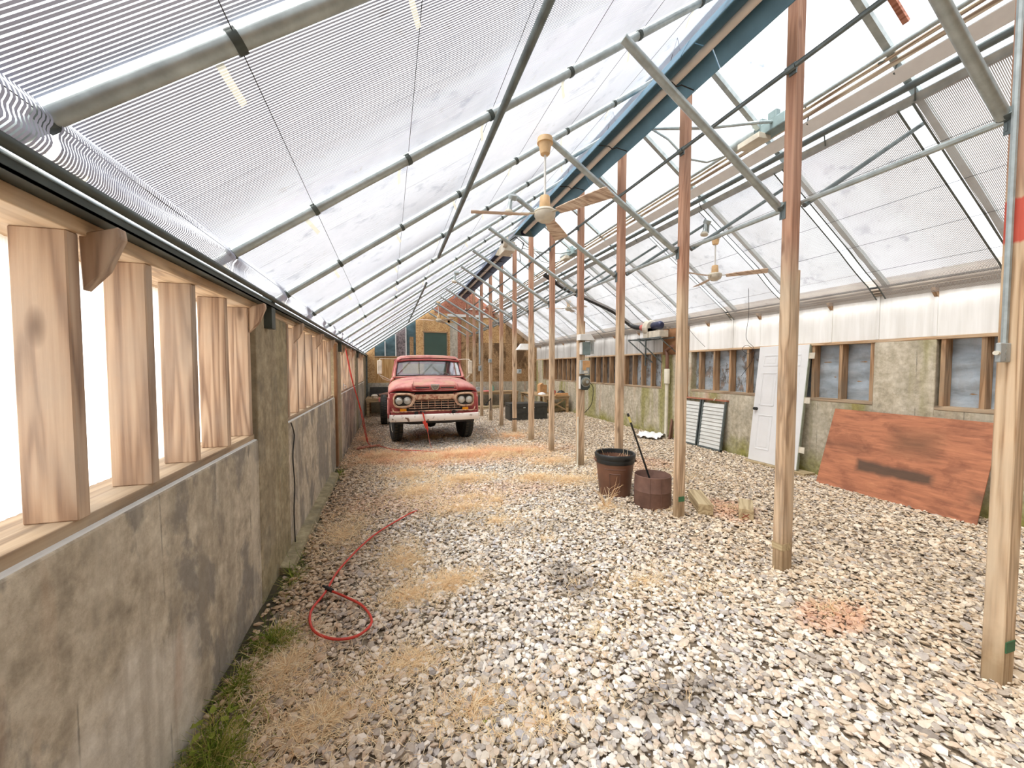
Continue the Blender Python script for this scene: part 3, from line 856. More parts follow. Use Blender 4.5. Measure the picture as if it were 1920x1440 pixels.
tR = np.concatenate([np.linspace(4.56, 6.3, 11), np.linspace(6.36, 6.56, 5)])
def prof_r(y):
    x = tR.copy()
    u = (y - RR[0]) % 1.22 / 1.22
    z = slope_r(x) - 0.11
    sag = np.sin(np.pi * np.clip((x - 5.75) / 0.75, 0, 1))
    z = z - 0.05 * sag * (0.5 + 0.5 * math.sin(y * 1.7)) - 0.015 * np.sin(np.pi * u) * np.sin((x - 4.5) * 3)
    d = np.clip((x - 6.36) / 0.2, 0, 1)
    z = z - 0.05 * d
    return np.column_stack([x, z])
def wob_r(y, P):
    x = P[:, 0]
    return 0.012 * np.sin((x - 4.5) * 2.2) * math.sin(y * 5.1) + 0.006 * np.clip((x - 6.3) / .2, 0, 1) * np.sin(x * 60)
for k in range(len(RR)):
    gap = (0.055, 0.05, 0.05, 0.06, 0.06, 0.055, 0.045, 0.03, 0.016, 0.016, 0.016, 0.012, 0.012, 0.012, 0.012, 0.012)[k]
    a = RR[k] + gap
    b = (RR[k + 1] if k + 1 < len(RR) else Y1) - gap
    pitch = 0.0115
    ys = np.arange(a, b, pitch) + pitch / 2
    wd = np.full(len(ys), pitch * 0.62)
    tag(obj_of('screen_panel', strips_mesh('screen_panel', ys, pitch * 0.64, prof_r, 'strip_r', wob_r), sr_t), kind='stuff')
    # folded hem along each edge of the panel
    for yy in (a - 0.006, b + 0.006):
        P = prof_r(yy); m = MB()
        m.grid([[(p[0], yy - 0.009, p[1] - 0.004) for p in P], [(p[0], yy + 0.009, p[1] - 0.004) for p in P]])
        m.build('screen_hem', 'galv_dark', sr_t)

# ------------------------------------------------------------------ vent rail on the far slope
vr = thing('vent_rail', 'long white rail with galvanised pipes along the top of the far screen', 'rail', (0, 0, 0))
m = MB(); m.tube([(4.19, Y0, 4.53), (4.19, Y1, 4.53)], 0.024, 10); m.build('drive_pipe', 'galv', vr, True)
def slope_board(name, mat, xa, xb, off, th):
    m = MB()
    za, zb = slope_r(xa) - off, slope_r(xb) - off
    m.prism([(xa, za), (xb, zb), (xb + 0.57 * th, zb + 0.82 * th), (xa + 0.57 * th, za + 0.82 * th)], 'Y', Y0, Y1)
    return m.build(name, mat, vr, bev=0.003)
slope_board('wooden_strip', 'rail_wood', 4.225, 4.25, 0.015, 0.03)
slope_board('wooden_strip', 'rail_wood', 4.265, 4.295, 0.03, 0.03)
slope_board('white_board', 'sheet', 4.31, 4.425, 0.05, 0.02)
m = MB(); m.tube([(4.485, Y0, 4.30), (4.485, Y1, 4.30)], 0.034, 10); m.build('roller_pipe', 'galv_dark', vr, True)
slope_board('grey_board', 'elec_grey', 4.525, 4.60, 0.085, 0.02)
for y in (2.3, 3.05, 4.8, 6.4, 8.5, 10.5):
    for hp, hr in (([(4.30, y, 4.47), (4.33, y + 0.04, 4.40), (4.44, y + 0.02, 4.37)], 0.007), ([(4.19, y - 0.02, 4.56), (4.26, y, 4.52), (4.22, y + 0.1, 4.5)], 0.01), ([(4.48, y - 0.04, 4.26), (4.56, y, 4.19), (4.60, y + 0.05, 4.25)], 0.006)):
        m = MB(); m.tube(hp, hr, 6); m.build('clamp_hook', 'galv_dark', vr, True)
vm = thing('vent_motor', 'grey gear motor with cables sitting on the white roof vent rail', 'motor', (4.2, 3.55, 4.53))
m = MB(); m.bb(-0.05, 0.09, -0.28, -0.05, -0.06, 0.04); m.build('gear_case', 'elec', vm, bev=0.01)
m = MB(); m.lathe([(0.001, -0.14), (0.05, -0.14), (0.055, -0.1), (0.055, 0.1), (0.04, 0.14), (0.001, 0.14)], 14, (0.0, 0.16, 0.03), Matrix.Rotation(math.pi / 2, 3, 'X')); m.build('motor_barrel', 'galv', vm, True)
m = MB(); m.bb(-0.03, 0.05, -0.05, 0.05, 0.0, 0.11); m.build('limit_switch', 'elec', vm, bev=0.006)
m = MB(); m.bb(-0.05, 0.0, -0.2, -0.12, 0.03, 0.1); m.build('terminal_cover', 'elec', vm, bev=0.006)
m = MB(); m.bb(-0.12, 0.02, -0.1, 0.12, -0.1, -0.05); m.build('mount_plate', 'offwhite', vm, bev=0.004)
m = MB(); m.tube([(-0.02, -0.15, 0.02), (-0.25, -0.2, -0.06), (-0.5, 0.1, 0.02), (-0.75, 0.5, 0.2)], 0.014, 8); m.build('cable', 'galv', vm, True)
m = MB(); m.tube([(-0.05, 0.25, -0.05), (-0.2, 0.4, -0.08), (-0.36, 0.5, -0.02), (-0.5, 0.6, 0.2), (-0.7, 0.7, 0.36)], 0.012, 8); m.build('cable', 'galv', vm, True)
vm.scale = (1.3, 1.3, 1.3)
c = copy_tree(vm); c.location = (4.2, 8.6, 4.53); c['label'] = 'smaller looking far gear motor on the vent rail near the heater burner'

# ------------------------------------------------------------------ ridge heaters
def heater(y0, y1, label, mat, burner):
    h = thing('tube_heater', label, 'heater', (2.88, y0, 4.72))
    L = y1 - y0
    pr = [(-0.235, -0.03), (-0.225, -0.03), (-0.13, 0.13), (0.13, 0.13), (0.225, -0.03), (0.235, -0.03), (0.235, -0.02), (0.138, 0.145), (-0.138, 0.145), (-0.235, -0.02)]
    n = max(2, int(L / 2.4))
    for i in range(n):
        m = MB(); m.prism(pr, 'Y', L * i / n, L * (i + 1) / n - 0.012); m.build('reflector', mat, h)
    m = MB(); m.tube([(0.0, 0.05, 0.045), (0.0, L - 0.05, 0.045)], 0.04, 14); m.build('radiant_tube', 'tube', h, True)
    for i in range(int(L / 1.2)):
        y = 0.6 + 1.2 * i
        m = MB(); m.tube([(-0.235, y, -0.02), (-0.06, y, 0.0), (0, y, -0.03), (0.06, y, 0.0), (0.235, y, -0.02)], 0.006, 6); m.build('tube_cradle', 'iron', h)
        m = MB(); m.tube([(-0.1, y, 0.14), (0, y, 0.46), (0.1, y, 0.14)], 0.004, 5)
        m.build('hanger', 'iron', h)
    yc = L if not burner else 0.0
    m = MB(); m.prism([(-0.23, -0.03), (0.23, -0.03), (0.14, 0.14), (-0.14, 0.14)], 'Y', yc - 0.006, yc + 0.006); m.build('end_plate', 'elec' if not burner else 'offwhite', h)
    if not burner:
        m = MB(); m.lathe([(0.001, 0), (0.055, 0), (0.055, 0.014), (0.001, 0.014)], 16, (-0.02, yc + 0.006, 0.04), Matrix.Rotation(math.pi / 2, 3, 'X')); m.build('port', 'motor', h)
    else:
        b = thing('burner_box', None, None); b.parent = h
        m = MB(); m.bb(-0.12, 0.16, -0.5, -0.01, -0.03, 0.2); m.build('casing', 'offwhite', b, bev=0.008)
        m = MB(); m.lathe([(0.001, -0.05), (0.13, -0.05), (0.14, 0), (0.13, 0.05), (0.001, 0.05)], 20, (-0.13, -0.55, 0.16), Matrix.Rotation(math.pi / 2, 3, 'Y')); m.build('blower', 'offwhite', b, True)
        m = MB(); m.lathe([(0.001, -0.07), (0.05, -0.07), (0.05, 0.0), (0.001, 0.0)], 14, (-0.15, -0.55, 0.16), Matrix.Rotation(math.pi / 2, 3, 'Y')); m.build('motor', 'black', b, True)
        m = MB(); m.tube([(0.0, -0.45, 0.21), (0.1, -0.7, 0.25), (0.3, -0.75, 0.1), (0.28, -0.6, -0.05)], 0.014, 6); m.tube([(0.2, -0.4, 0.05), (0.3, -0.42, 0.05), (0.32, -0.42, -0.25)], 0.013, 6); m.build('gas_pipe', 'iron', b, True)
    return h
heater(-2.0, 8.15, 'blue grey overhead tube heater along the ridge nearest the camera', 'heater_blue', False)
heater(9.75, 16.6, 'dark blue overhead tube heater at the far end with white burner box', 'heater_navy', True)

# ------------------------------------------------------------------ posts
m = MB(); m.box((0.052, 0.042, 2.43), (0.104, 0.085, 5.3)); p_me = m.mesh('timber', 'post')
m = MB(); m.box((0.052, 0.042, 2.43), (0.104, 0.085, 5.3)); p_me0 = m.mesh('timber', 'post_red')
m = MB(); m.box((0.11, 0.042, 1.25), (0.045, 0.08, 2.7)); sis_me = m.mesh('splice_board', 'post')
m = MB(); m.tube([(-0.03, 0.09, 3.15), (0.0, 0.1, 3.13)], 0.037, 8); m.bb(-0.006, 0.0, 0.05, 0.1, 3.03, 3.17); m.bb(-0.01, 0.11, 0.084, 0.092, 3.05, 3.09); brk_me = m.mesh('pipe_bracket', 'galv_dark')
m = MB(); m.tube([(-0.03, -0.02, 4.225), (-0.03, 0.06, 4.225)], 0.027, 8); m.bb(-0.012, 0, -0.01, 0.05, 4.18, 4.27); clp_me = m.mesh('pipe_clamp', 'galv_dark')
ORD = ['nearest ridge post, cropped by the frame edge, with red paint patch and conduit', 'second ridge post from the camera, splintered, standing alone on pale gravel', 'third ridge post, standing between brown barrel and timber block', 'fourth ridge post, standing behind the tall brown bin', 'fifth ridge post, carrying the grey electric boxes and meter', 'sixth ridge post, orange toned, just past the meter post', 'seventh ridge post with white reflector lamp near its top', 'eighth ridge post, in front of the black chest with a dark band', 'ninth ridge post, left of the long black chest', 'tenth ridge post, with a tool hanging low on it', 'eleventh ridge post, with small grey switch box beside the truck', 'twelfth ridge post, half hidden behind the truck fender', 'last ridge post, near the back wall behind the truck']
posts = []
for k, y in enumerate(POSTS):
    x = 3.2 - max(0, k - 7) * 0.012
    t = thing('ridge_post', ORD[k], 'post', (x, y, gz(3.2, y)), random.uniform(-.04, .04), 'wooden posts under the ridge')
    posts.append(t)
    o = obj_of('timber', p_me0 if k == 0 else p_me, t); o.modifiers.new('bevel', 'BEVEL').width = 0.006
    if k in (1, 4, 6): obj_of('splice_board', sis_me, t).modifiers.new('bevel', 'BEVEL').width = 0.005
    obj_of('pipe_bracket', brk_me, t); obj_of('pipe_clamp', clp_me, t)
    if k in (0, 2):
        m = MB(); m.bb(0.01, 0.09, -0.006, 0, 0.2, 0.26); tag(m.build('tag', plain('green_tag_paint', S(60, 110, 74)), t), 'green tag near the foot')
    if k in (1, 7):
        m = MB(); m.bb(-0.003, 0.107, -0.003, 0.088, 0.19 if k == 1 else 0.36, 0.25 if k == 1 else 0.40); m.build('post_band', 'iron' if k == 7 else 'block', t)  # on the second post the band stands in for a wet-looking dark line
# ------------------------------------------------------------------ gravel
def pebble(seed):
    r = random.Random(seed)
    bm = bmesh.new()
    bmesh.ops.create_uvsphere(bm, u_segments=6, v_segments=5, radius=0.5)
    for v in bm.verts:
        p = v.co
        v.co = p * (1 + r.uniform(-0.24, 0.2))
        if v.co.x > 0.3: v.co.x -= (v.co.x - 0.3) * r.uniform(0, 0.4)
    me = bpy.data.meshes.new('stone')
    bm.to_mesh(me); bm.free()
    me.materials.append(MT['stone'])
    me.polygons.foreach_set('use_smooth', [True] * len(me.polygons))
    me.set_sharp_from_angle(angle=0.62)
    return me
PEB = [pebble(s) for s in range(6)]
N = 200000
px = rng.uniform(-0.9, 6.62, N); py = 0.35 + (16.9 - 0.35) * rng.random(N) ** 1.35
keep = rng.random(N) < np.where(py > 9, 0.75, 1.0)
dr, df = px * math.cos(PSI) - py * math.sin(PSI), px * math.sin(PSI) + py * math.cos(PSI)
keep &= (df > 0.3) & (np.abs(dr) < df * 1.42 + 0.4)
keep &= ~((px < -0.79 + 0.05 * np.sin(py * 7)) & (py > 2.5) & (py < 7.4) & (rng.random(N) < 0.8))
px, py, df, dr = px[keep], py[keep], df[keep], dr[keep]
n = len(px)
gzv = 0.0022 * (px - 3.2) * np.clip(py - 2.5, 0, 11)
length = rng.lognormal(math.log(0.036), 0.28, n).clip(0.018, 0.08)
sx = length; sy = length * rng.uniform(0.55, 0.9, n); sz = length * rng.uniform(0.26, 0.44, n)
pz = gzv + rng.uniform(-0.006, 0.016, n) + 0.25 * sz
rot = np.column_stack([rng.normal(0, 0.28, n), rng.normal(0, 0.28, n), rng.uniform(0, 6.283, n)])
screen = length / df
vis = (np.abs(dr) < df * 1.33) & (df * 0.95 > 1.62)
order = np.argsort(np.where(vis, -screen, 1))
near_i = order[:300]
for i in near_i:
    obj_of('stone', PEB[int(rng.integers(6))], floor, (px[i], py[i], pz[i] + 0.004), tuple(rot[i]), (sx[i], sy[i], sz[i]))
rest = order[300:]
gm = bpy.data.meshes.new('gravel')
gm.from_pydata(np.column_stack([px, py, pz])[rest].tolist(), [], [])
def attr(nm, typ, key, arr):
    a = gm.attributes.new(nm, typ, 'POINT'); a.data.foreach_set(key, np.ascontiguousarray(arr, dtype=np.float32 if typ != 'INT' else np.int32).ravel())
attr('rot', 'FLOAT_VECTOR', 'vector', rot[rest])
attr('scl', 'FLOAT_VECTOR', 'vector', np.column_stack([sx, sy, sz])[rest])
attr('pick', 'INT', 'value', rng.integers(0, 6, len(rest)))
gravel = obj_of('gravel', gm, floor)
tag(gravel, kind='stuff')
gm.materials.append(MT['stone'])
ng = bpy.data.node_groups.new('scatter_gravel', 'GeometryNodeTree')
ng.interface.new_socket('Geometry', in_out='INPUT', socket_type='NodeSocketGeometry')
ng.interface.new_socket('Geometry', in_out='OUTPUT', socket_type='NodeSocketGeometry')
gi = ng.nodes.new('NodeGroupInput'); go = ng.nodes.new('NodeGroupOutput')
iop = ng.nodes.new('GeometryNodeInstanceOnPoints')
g2i = ng.nodes.new('GeometryNodeGeometryToInstance')
seen = {}
for i in near_i: pass
for o in floor.children:
    if o.name.startswith('stone') and o.data.name not in seen: seen[o.data.name] = o
for o in reversed(list(seen.values())):
    oi = ng.nodes.new('GeometryNodeObjectInfo'); oi.transform_space = 'ORIGINAL'
    oi.inputs['Object'].default_value = o; oi.inputs['As Instance'].default_value = True
    ng.links.new(oi.outputs['Geometry'], g2i.inputs[0])
def named(nm, dt):
    a = ng.nodes.new('GeometryNodeInputNamedAttribute'); a.data_type = dt; a.inputs['Name'].default_value = nm
    return next(s for s in a.outputs if s.enabled and s.name == 'Attribute')
iop.inputs['Pick Instance'].default_value = True
ng.links.new(gi.outputs[0], iop.inputs['Points'])
ng.links.new(g2i.outputs[0], iop.inputs['Instance'])
ng.links.new(named('pick', 'INT'), iop.inputs['Instance Index'])
ng.links.new(named('rot', 'FLOAT_VECTOR'), iop.inputs['Rotation'])
ng.links.new(named('scl', 'FLOAT_VECTOR'), iop.inputs['Scale'])
ng.links.new(iop.outputs[0], go.inputs[0])
gravel.modifiers.new('scatter', 'NODES').node_group = ng

so = MB(); so.grid([[(-0.94 + 0.1 * i, 2.3 + 0.2 * j, gz(-0.9, 2.3 + .2 * j) + 0.012 * math.sin(j * 2.3 + i) - (0.0 if i < 2 else 0.02)) for i in range(3)] for j in range(27)])
so.build('damp_soil', 'soil', floor)
# ------------------------------------------------------------------ dry straw and weeds
def blades(name, pts, mat, lmin, lmax, wmin, wmax, rise, curl, parent=None, segs=3, far=0.0):
    V = []; F = []; b = 0
    for (x, y) in pts:
        L = random.uniform(lmin, lmax); w = random.uniform(wmin, wmax) * (1 + far * max(0, y - 3.5)); L *= 1 + 0.5 * far * max(0, y - 3.5)
        a = random.uniform(0, 6.283); el = random.uniform(*rise)
        p = Vector((x, y, gz(x, y) + random.uniform(0.0, 0.02)))
        da = random.uniform(-curl, curl); de = random.uniform(-curl, curl * 0.2)
        for s in range(segs + 1):
            d = Vector((math.cos(a) * math.cos(el), math.sin(a) * math.cos(el), math.sin(el)))
            sd = Vector((-math.sin(a), math.cos(a), 0)) * (w * (1 - 0.8 * s / segs))
            V.append(tuple(p - sd)); V.append(tuple(p + sd))
            p = p + d * (L / segs); a += da; el += de
            p.z = max(p.z, gz(p.x, p.y) + 0.018)
        for s in range(segs):
            F.append((b + 2 * s, b + 2 * s + 1, b + 2 * s + 3, b + 2 * s + 2))
        b += 2 * (segs + 1)
    me = bpy.data.meshes.new(name); me.from_pydata(V, [], F); me.materials.append(MT[mat])
    return obj_of(name, me, parent)
def patch_pts(patches, xmin=-0.88):
    out = []
    for cx, cy, rx, ry, n in patches:
        for _ in range(n):
            r = abs(random.gauss(0, 0.55)); t = random.uniform(0, 6.283)
            x, y = cx + rx * r * math.cos(t), cy + ry * r * math.sin(t)
            if xmin < x < 6.5: out.append((x, y))
    return out
STRAW = [(1.4, 7.7, 1.7, 0.75, 14000), (-0.2, 8.2, 0.7, 0.8, 4200), (2.6, 7.6, 0.9, 0.6, 3500), (1.1, 6.0, 0.8, 0.45, 3600), (2.2, 5.7, 0.5, 0.3, 2000), (2.7, 5.4, 0.6, 0.35, 2000), (0.35, 5.6, 0.7, 0.6, 2600), (1.0, 5.1, 1.5, 0.4, 1500),
         (0.9, 4.75, 0.8, 0.3, 1500), (1.35, 4.9, 0.1, 0.1, 160), (0.1, 3.6, 0.35, 0.5, 2000), (0.45, 3.1, 0.4, 0.25, 2200), (0.1, 3.0, 0.3, 0.2, 1100), (-0.5, 4.4, 0.4, 0.8, 2200), (-0.6, 2.5, 0.3, 0.5, 1800), (-0.35, 2.05, 0.4, 0.25, 1900), (0.1, 2.3, 0.5, 0.25, 1200), (0.4, 1.9, 0.6, 0.2, 900), (0.7, 1.7, 0.8, 0.2, 500), (1.2, 4.2, 2.2, 1.2, 2600), (2.0, 2.6, 2.2, 0.9, 1500), (0.3, 6.6, 0.7, 0.6, 2600), (2.9, 6.6, 0.9, 0.5, 1800), (4.4, 5.0, 1.4, 1.0, 1200),
         (2.6, 4.2, 0.3, 0.2, 500), (3.3, 3.9, 0.4, 0.2, 200), (4.1, 3.7, 0.4, 0.3, 260), (3.5, 5.6, 0.5, 0.3, 500), (4.2, 6.6, 0.9, 0.6, 700), (3.0, 9.4, 1.2, 1.0, 1500), (-0.6, 10.5, 0.4, 1.5, 700), (3.05, 1.9, 0.25, 0.14, 150), (1.0, 10.0, 1.6, 0.8, 1600), (2.3, 2.4, 1.2, 0.7, 250), (1.5, 3.6, 1.2, 0.6, 300), (1.3, 2.2, 0.6, 0.4, 220)]
tag(blades('dry_straw', patch_pts(STRAW), 'straw', 0.04, 0.15, 0.0011, 0.0026, (0.0, 0.55), 0.55, None, 3, 0.28), 'dry tan straw and dead grass lying over the gravel in front of the truck', 'dry grass', kind='stuff')
GREEN = [(-0.78, 2.0, 0.15, 0.22, 850), (-0.72, 2.74, 0.13, 0.12, 480), (-0.82, 2.4, 0.08, 0.25, 260), (-0.74, 1.78, 0.2, 0.15, 480), (-0.8, 3.6, 0.07, 0.6, 200), (-0.82, 7.0, 0.06, 0.5, 160)]
tag(blades('green_weeds', patch_pts(GREEN), 'weed', 0.05, 0.19, 0.0012, 0.003, (0.0, 1.0), 0.6), 'feathery green weeds growing along the foot of the stained concrete wall', 'weeds', kind='stuff')
m = MB()
def leaf_plant(label, x, y, n, L, w, hgt):
    t = thing('broadleaf_weed', label, 'weed', (x, y, gz(x, y)))
    m = MB(); tops = []
    for k in range(n):
        a = 6.283 * k / n + random.uniform(-.4, .4); el = random.uniform(0.3, 1.2)
        e = Vector((math.cos(a) * math.cos(el), math.sin(a) * math.cos(el), math.sin(el))) * hgt * random.uniform(.6, 1)
        m.tube([(0, 0, 0.01), tuple(e * 0.6 + Vector((0, 0, hgt * .1))), tuple(e)], 0.0018, 5); tops.append((e, a))
    m.build('stem', 'weed', t)
    for e, a in tops:
        d = Vector((math.cos(a), math.sin(a), random.uniform(-.3, .2))); s = Vector((-math.sin(a), math.cos(a), 0))
        m = MB(); m.grid([[tuple(e - s * 0.001), tuple(e), tuple(e + s * 0.001)], [tuple(e + d * L * .3 - s * w), tuple(e + d * L * .3 + Vector((0, 0, -.003))), tuple(e + d * L * .3 + s * w)], [tuple(e + d * L * .7 - s * w * .8), tuple(e + d * L * .7 + Vector((0, 0, -.004))), tuple(e + d * L * .7 + s * w * .8)], [tuple(e + d * L - s * .001), tuple(e + d * L), tuple(e + d * L + s * .001)]])
        m.build('leaf', 'weed', t, True)
leaf_plant('leafy green weed against the bottom corner of the concrete wall', -0.84, 2.16, 9, 0.05, 0.014, 0.12)
leaf_plant('green leafy weed nearest the camera beside the concrete wall', -0.8, 1.9, 7, 0.05, 0.013, 0.11)
leaf_plant('tiny bright green sprout alone in the gravel at the bottom', 0.45, 1.78, 4, 0.025, 0.008, 0.035)
t = thing('dead_weed', 'brown dead branching weed standing in front of the tall bin', 'dead weed', (2.62, 4.25, gz(2.6, 4.2)))
m = MB()
for k in range(22):
    a = random.uniform(0, 6.28); l = random.uniform(0.15, 0.38)
    p1 = Vector((math.cos(a) * l * .35, math.sin(a) * l * .35, l * .55)); p2 = p1 + Vector((math.cos(a + .6) * l * .35, math.sin(a + .6) * l * .35, l * random.uniform(-.1, .5)))
    m.tube([(0.02 * math.cos(a), 0.02 * math.sin(a), 0), tuple(p1), tuple(p2)], [0.0028, 0.002, 0.001], 5)
    m.tube([tuple(p1), tuple(p1 + Vector((math.cos(a - .8), math.sin(a - .8), .6)) * l * .3)], [0.0018, 0.0008], 4)
m.build('stalks', 'straw', t)

# ------------------------------------------------------------------ red air hose, cable, scraps on the floor
pts = [(-0.885, 8.86, 2.2), (-0.80, 9.0, 1.6), (-0.66, 9.25, 0.95), (-0.56, 9.42, 0.3), (-0.47, 9.45, 0.035), (-0.2, 9.1, 0.03), (0.1, 8.6, 0.03), (0.6, 8.3, 0.03), (1.1, 8.0, -0.02), (1.1, 7.2, -0.1), (0.7, 6.2, -0.1), (0.4, 5.1, -0.05), (0.19, 4.654, 0.03), (-0.18, 4.163, 0.028), (-0.42, 3.571, 0.03), (-0.49, 3.2, 0.03), (-0.552, 2.964, 0.03), (-0.50, 2.742, 0.03), (-0.362, 2.607, 0.03), (-0.218, 2.592, 0.03), (-0.136, 2.712, 0.03), (-0.206, 2.917, 0.03), (-0.33, 3.07, 0.03), (-0.45, 3.19, 0.034)]
def smooth_path(pts, k=5):
    P = [Vector(p) for p in pts]; out = []
    for i in range(len(P) - 1):
        p0, p1, p2, p3 = P[max(i - 1, 0)], P[i], P[i + 1], P[min(i + 2, len(P) - 1)]
        for j in range(k):
            t = j / k
            out.append(0.5 * ((2 * p1) + (p2 - p0) * t + (2 * p0 - 5 * p1 + 4 * p2 - p3) * t * t + (3 * p1 - p0 - 3 * p2 + p3) * t ** 3))
    return out + [P[-1]]
h = thing('air_hose', 'long red rubber air hose hanging from the pillar and looping across the gravel', 'hose', (0, 0, 0))
def on_floor(ps): return [(p[0], p[1], p[2] + gz(p[0], p[1]) + 0.018) if p[2] < 0.1 else p for p in ps]
m = MB(); m.tube(smooth_path(on_floor(pts)), 0.0085, 8); m.build('hose', 'red_hose', h, True)
m = MB(); m.tube([(-0.885, 8.92, 2.2), (-0.76, 9.15, 1.4), (-0.6, 9.42, 0.7), (-0.5, 9.52, 0.03)], 0.0085, 8); m.build('hose', 'red_hose', h, True)
m = MB(); m.tube([(-0.44, 3.18, 0.05), (-0.49, 3.235, 0.055)], 0.015, 8); m.tube([(-0.49, 3.235, 0.055), (-0.52, 3.27, 0.055)], 0.009, 8); tag(m.build('hose_fitting', 'iron', h, True), 'dark metal end fitting')
m = MB(); m.tube(smooth_path([(-0.91, 4.16, 1.24), (-0.915, 4.3, 1.1), (-0.915, 4.22, 0.9), (-0.915, 4.27, 0.6), (-0.912, 4.2, 0.35), (-0.91, 4.22, 0.02)], 4), 0.006, 6)
tag(m.build('wall_cable', 'black', None, True), 'thin black cable running down the concrete wall beside the pillar', 'cable')
m = MB(); m.prism([(0, -0.07), (0.5, -0.02), (0.52, 0.03), (0.05, 0.08)], 'Z', 0, 0.03)
o = m.build('wood_scrap', 'red_wood', None, bev=0.006); o.location = (-0.72, 9.1, gz(-.7, 9.1) + 0.03); o.rotation_euler = (0.05, -0.06, 0.15); tag(o, 'flat brown wood scrap lying under the hanging red hose', 'wood scrap')
t = thing('plastic_cup', 'white cup standing on the wall sill near the red hose', 'cup', (-1.0, 8.94, 1.29))
m = MB(); m.lathe([(0.001, 0), (0.06, 0), (0.075, 0.14), (0.07, 0.14), (0.056, 0.01), (0.001, 0.01)], 16); m.build('cup', 'sheet', t, True)
m = MB(); m.tube([(0.065, 0, 0.11), (0.11, 0, 0.1), (0.11, 0, 0.05), (0.062, 0, 0.03)], 0.008, 6); m.build('handle', 'sheet', t, True)

# ------------------------------------------------------------------ bin, barrel, mop pole, blocks
t = thing('garbage_bin', 'tall brown plastic bin with black liner over its rim', 'bin', (3.0, 4.65, gz(3, 4.65)), -0.75)
m = MB(); m.lathe([(0.001, 0.0), (0.2, 0.0), (0.21, 0.02), (0.262, 0.52), (0.264, 0.53), (0.262, 0.56), (0.25, 0.56), (0.242, 0.5), (0.185, 0.03), (0.001, 0.03)], 36); m.build('body', 'brown_plastic', t, True)
m = MB(); m.lathe([(0.262, 0.46), (0.272, 0.49), (0.266, 0.515), (0.278, 0.535), (0.28, 0.575), (0.268, 0.592), (0.25, 0.585), (0.24, 0.45), (0.22, 0.25), (0.2, 0.22), (0.001, 0.2)], 40); m.build('liner', 'black', t, True)
for k in range(2):
    m = MB(); m.bar((0.258, -0.07, 0.49), (0.258, 0.07, 0.49), 0.05, 0.035); o = m.build('handle', 'brown_plastic', t, bev=0.01); o.rotation_euler.z = 0.35 + math.pi * (1 - k)
def curve_panel(r0, r1, z0, z1, a0, a1, dr, w):
    mm = MB(); nseg = 8
    def arc(z, aa, bb):
        pr = []
        for i in range(nseg + 1):
            a = aa + (bb - aa) * i / nseg; r = r0 + (r1 - r0) * z / 0.52 + dr
            pr.append((r * math.cos(a), r * math.sin(a), z))
        return pr
    mm.tube(arc(z1, a0, a1), w, 5); mm.tube(arc(z0, a0, a0 + 1e-4)[:1] + arc(z1, a0, a0 + 1e-4)[:1], w, 5); mm.tube(arc(z0, a1, a1 + 1e-4)[:1] + arc(z1, a1, a1 + 1e-4)[:1], w, 5)
    return mm
curve_panel(0.21, 0.262, 0.06, 0.34, -1.68, -1.1, 0.0, 0.006).build('molded_frame', 'barrel', t, True)
m = MB(); m.tube([(0.25 * math.cos(a), 0.25 * math.sin(a), 0.40) for a in np.linspace(-1.95, -0.8, 12)], 0.005, 5); m.build('molded_rib', 'barrel', t, True)
m = MB()
for k in range(14):
    a = random.uniform(0, 6.28)
    m.tube([(0.1 * math.cos(a), 0.1 * math.sin(a), 0.3), (0.2 * math.cos(a + .3), 0.2 * math.sin(a + .3), 0.5), (0.24 * math.cos(a + .5), 0.24 * math.sin(a + .5), random.uniform(.52, .66))], 0.002, 4)
m.build('dry_stalks', 'straw', t)
t = thing('cut_barrel', 'short open rusty brown barrel holding a mop pole', 'barrel', (3.22, 4.12, gz(3.2, 4.1)))
m = MB(); m.lathe([(0.001, 0.0), (0.218, 0.0), (0.226, 0.02), (0.226, 0.2), (0.23, 0.21), (0.226, 0.22), (0.224, 0.40), (0.218, 0.405), (0.214, 0.40), (0.214, 0.03), (0.001, 0.03)], 36)
o = m.build('body', 'barrel', t, True)
m = MB()
for a in (-2.35, -1.75, -0.6, 0.6, 2.0): m.tube([(0.227 * math.cos(a), 0.227 * math.sin(a), 0.01), (0.226 * math.cos(a), 0.226 * math.sin(a), 0.39)], 0.004, 5)
m.build('seam', 'barrel', t, True)
m = MB(); m.lathe([(0.001, 0.06), (0.213, 0.06)], 24); m.build('debris', 'soil', t)
t = thing('mop_pole', 'thin black pole with yellow tip leaning in the short barrel', 'pole', (3.30, 4.15, 0.085))
m = MB(); m.tube([(0, 0, 0), (-0.40, 0, 1.0)], 0.0125, 8); m.build('shaft', 'black', t, True)
m = MB(); m.tube([(-0.40, 0, 1.0), (-0.43, 0, 1.075)], 0.0145, 8); tag(m.build('yellow_band', plain('yellow_band', S(226, 214, 120)), t, True), 'yellow band near the tip')
m = MB(); m.tube([(-0.43, 0, 1.075), (-0.444, 0, 1.11)], 0.015, 8); m.build('cap', 'black', t, True)
m = MB(); m.box((0, 0, 0.065), (0.165, 0.58, 0.13)); o = m.build('timber_block', 'block', None, bev=0.006); o.location = (3.73, 3.85, gz(3.7, 3.8) + 0.012); o.rotation_euler.z = -0.54; tag(o, 'longer weathered timber block lying just beside the third ridge post', 'timber block')
t = thing('timber_block', 'shorter pale timber block with a red cross on its end', 'timber block', (4.05, 3.47, gz(4, 3.5) + 0.012), -0.84)
m = MB(); m.box((0, 0, 0.065), (0.15, 0.40, 0.13)); o = m.build('block', 'block', t, bev=0.006)
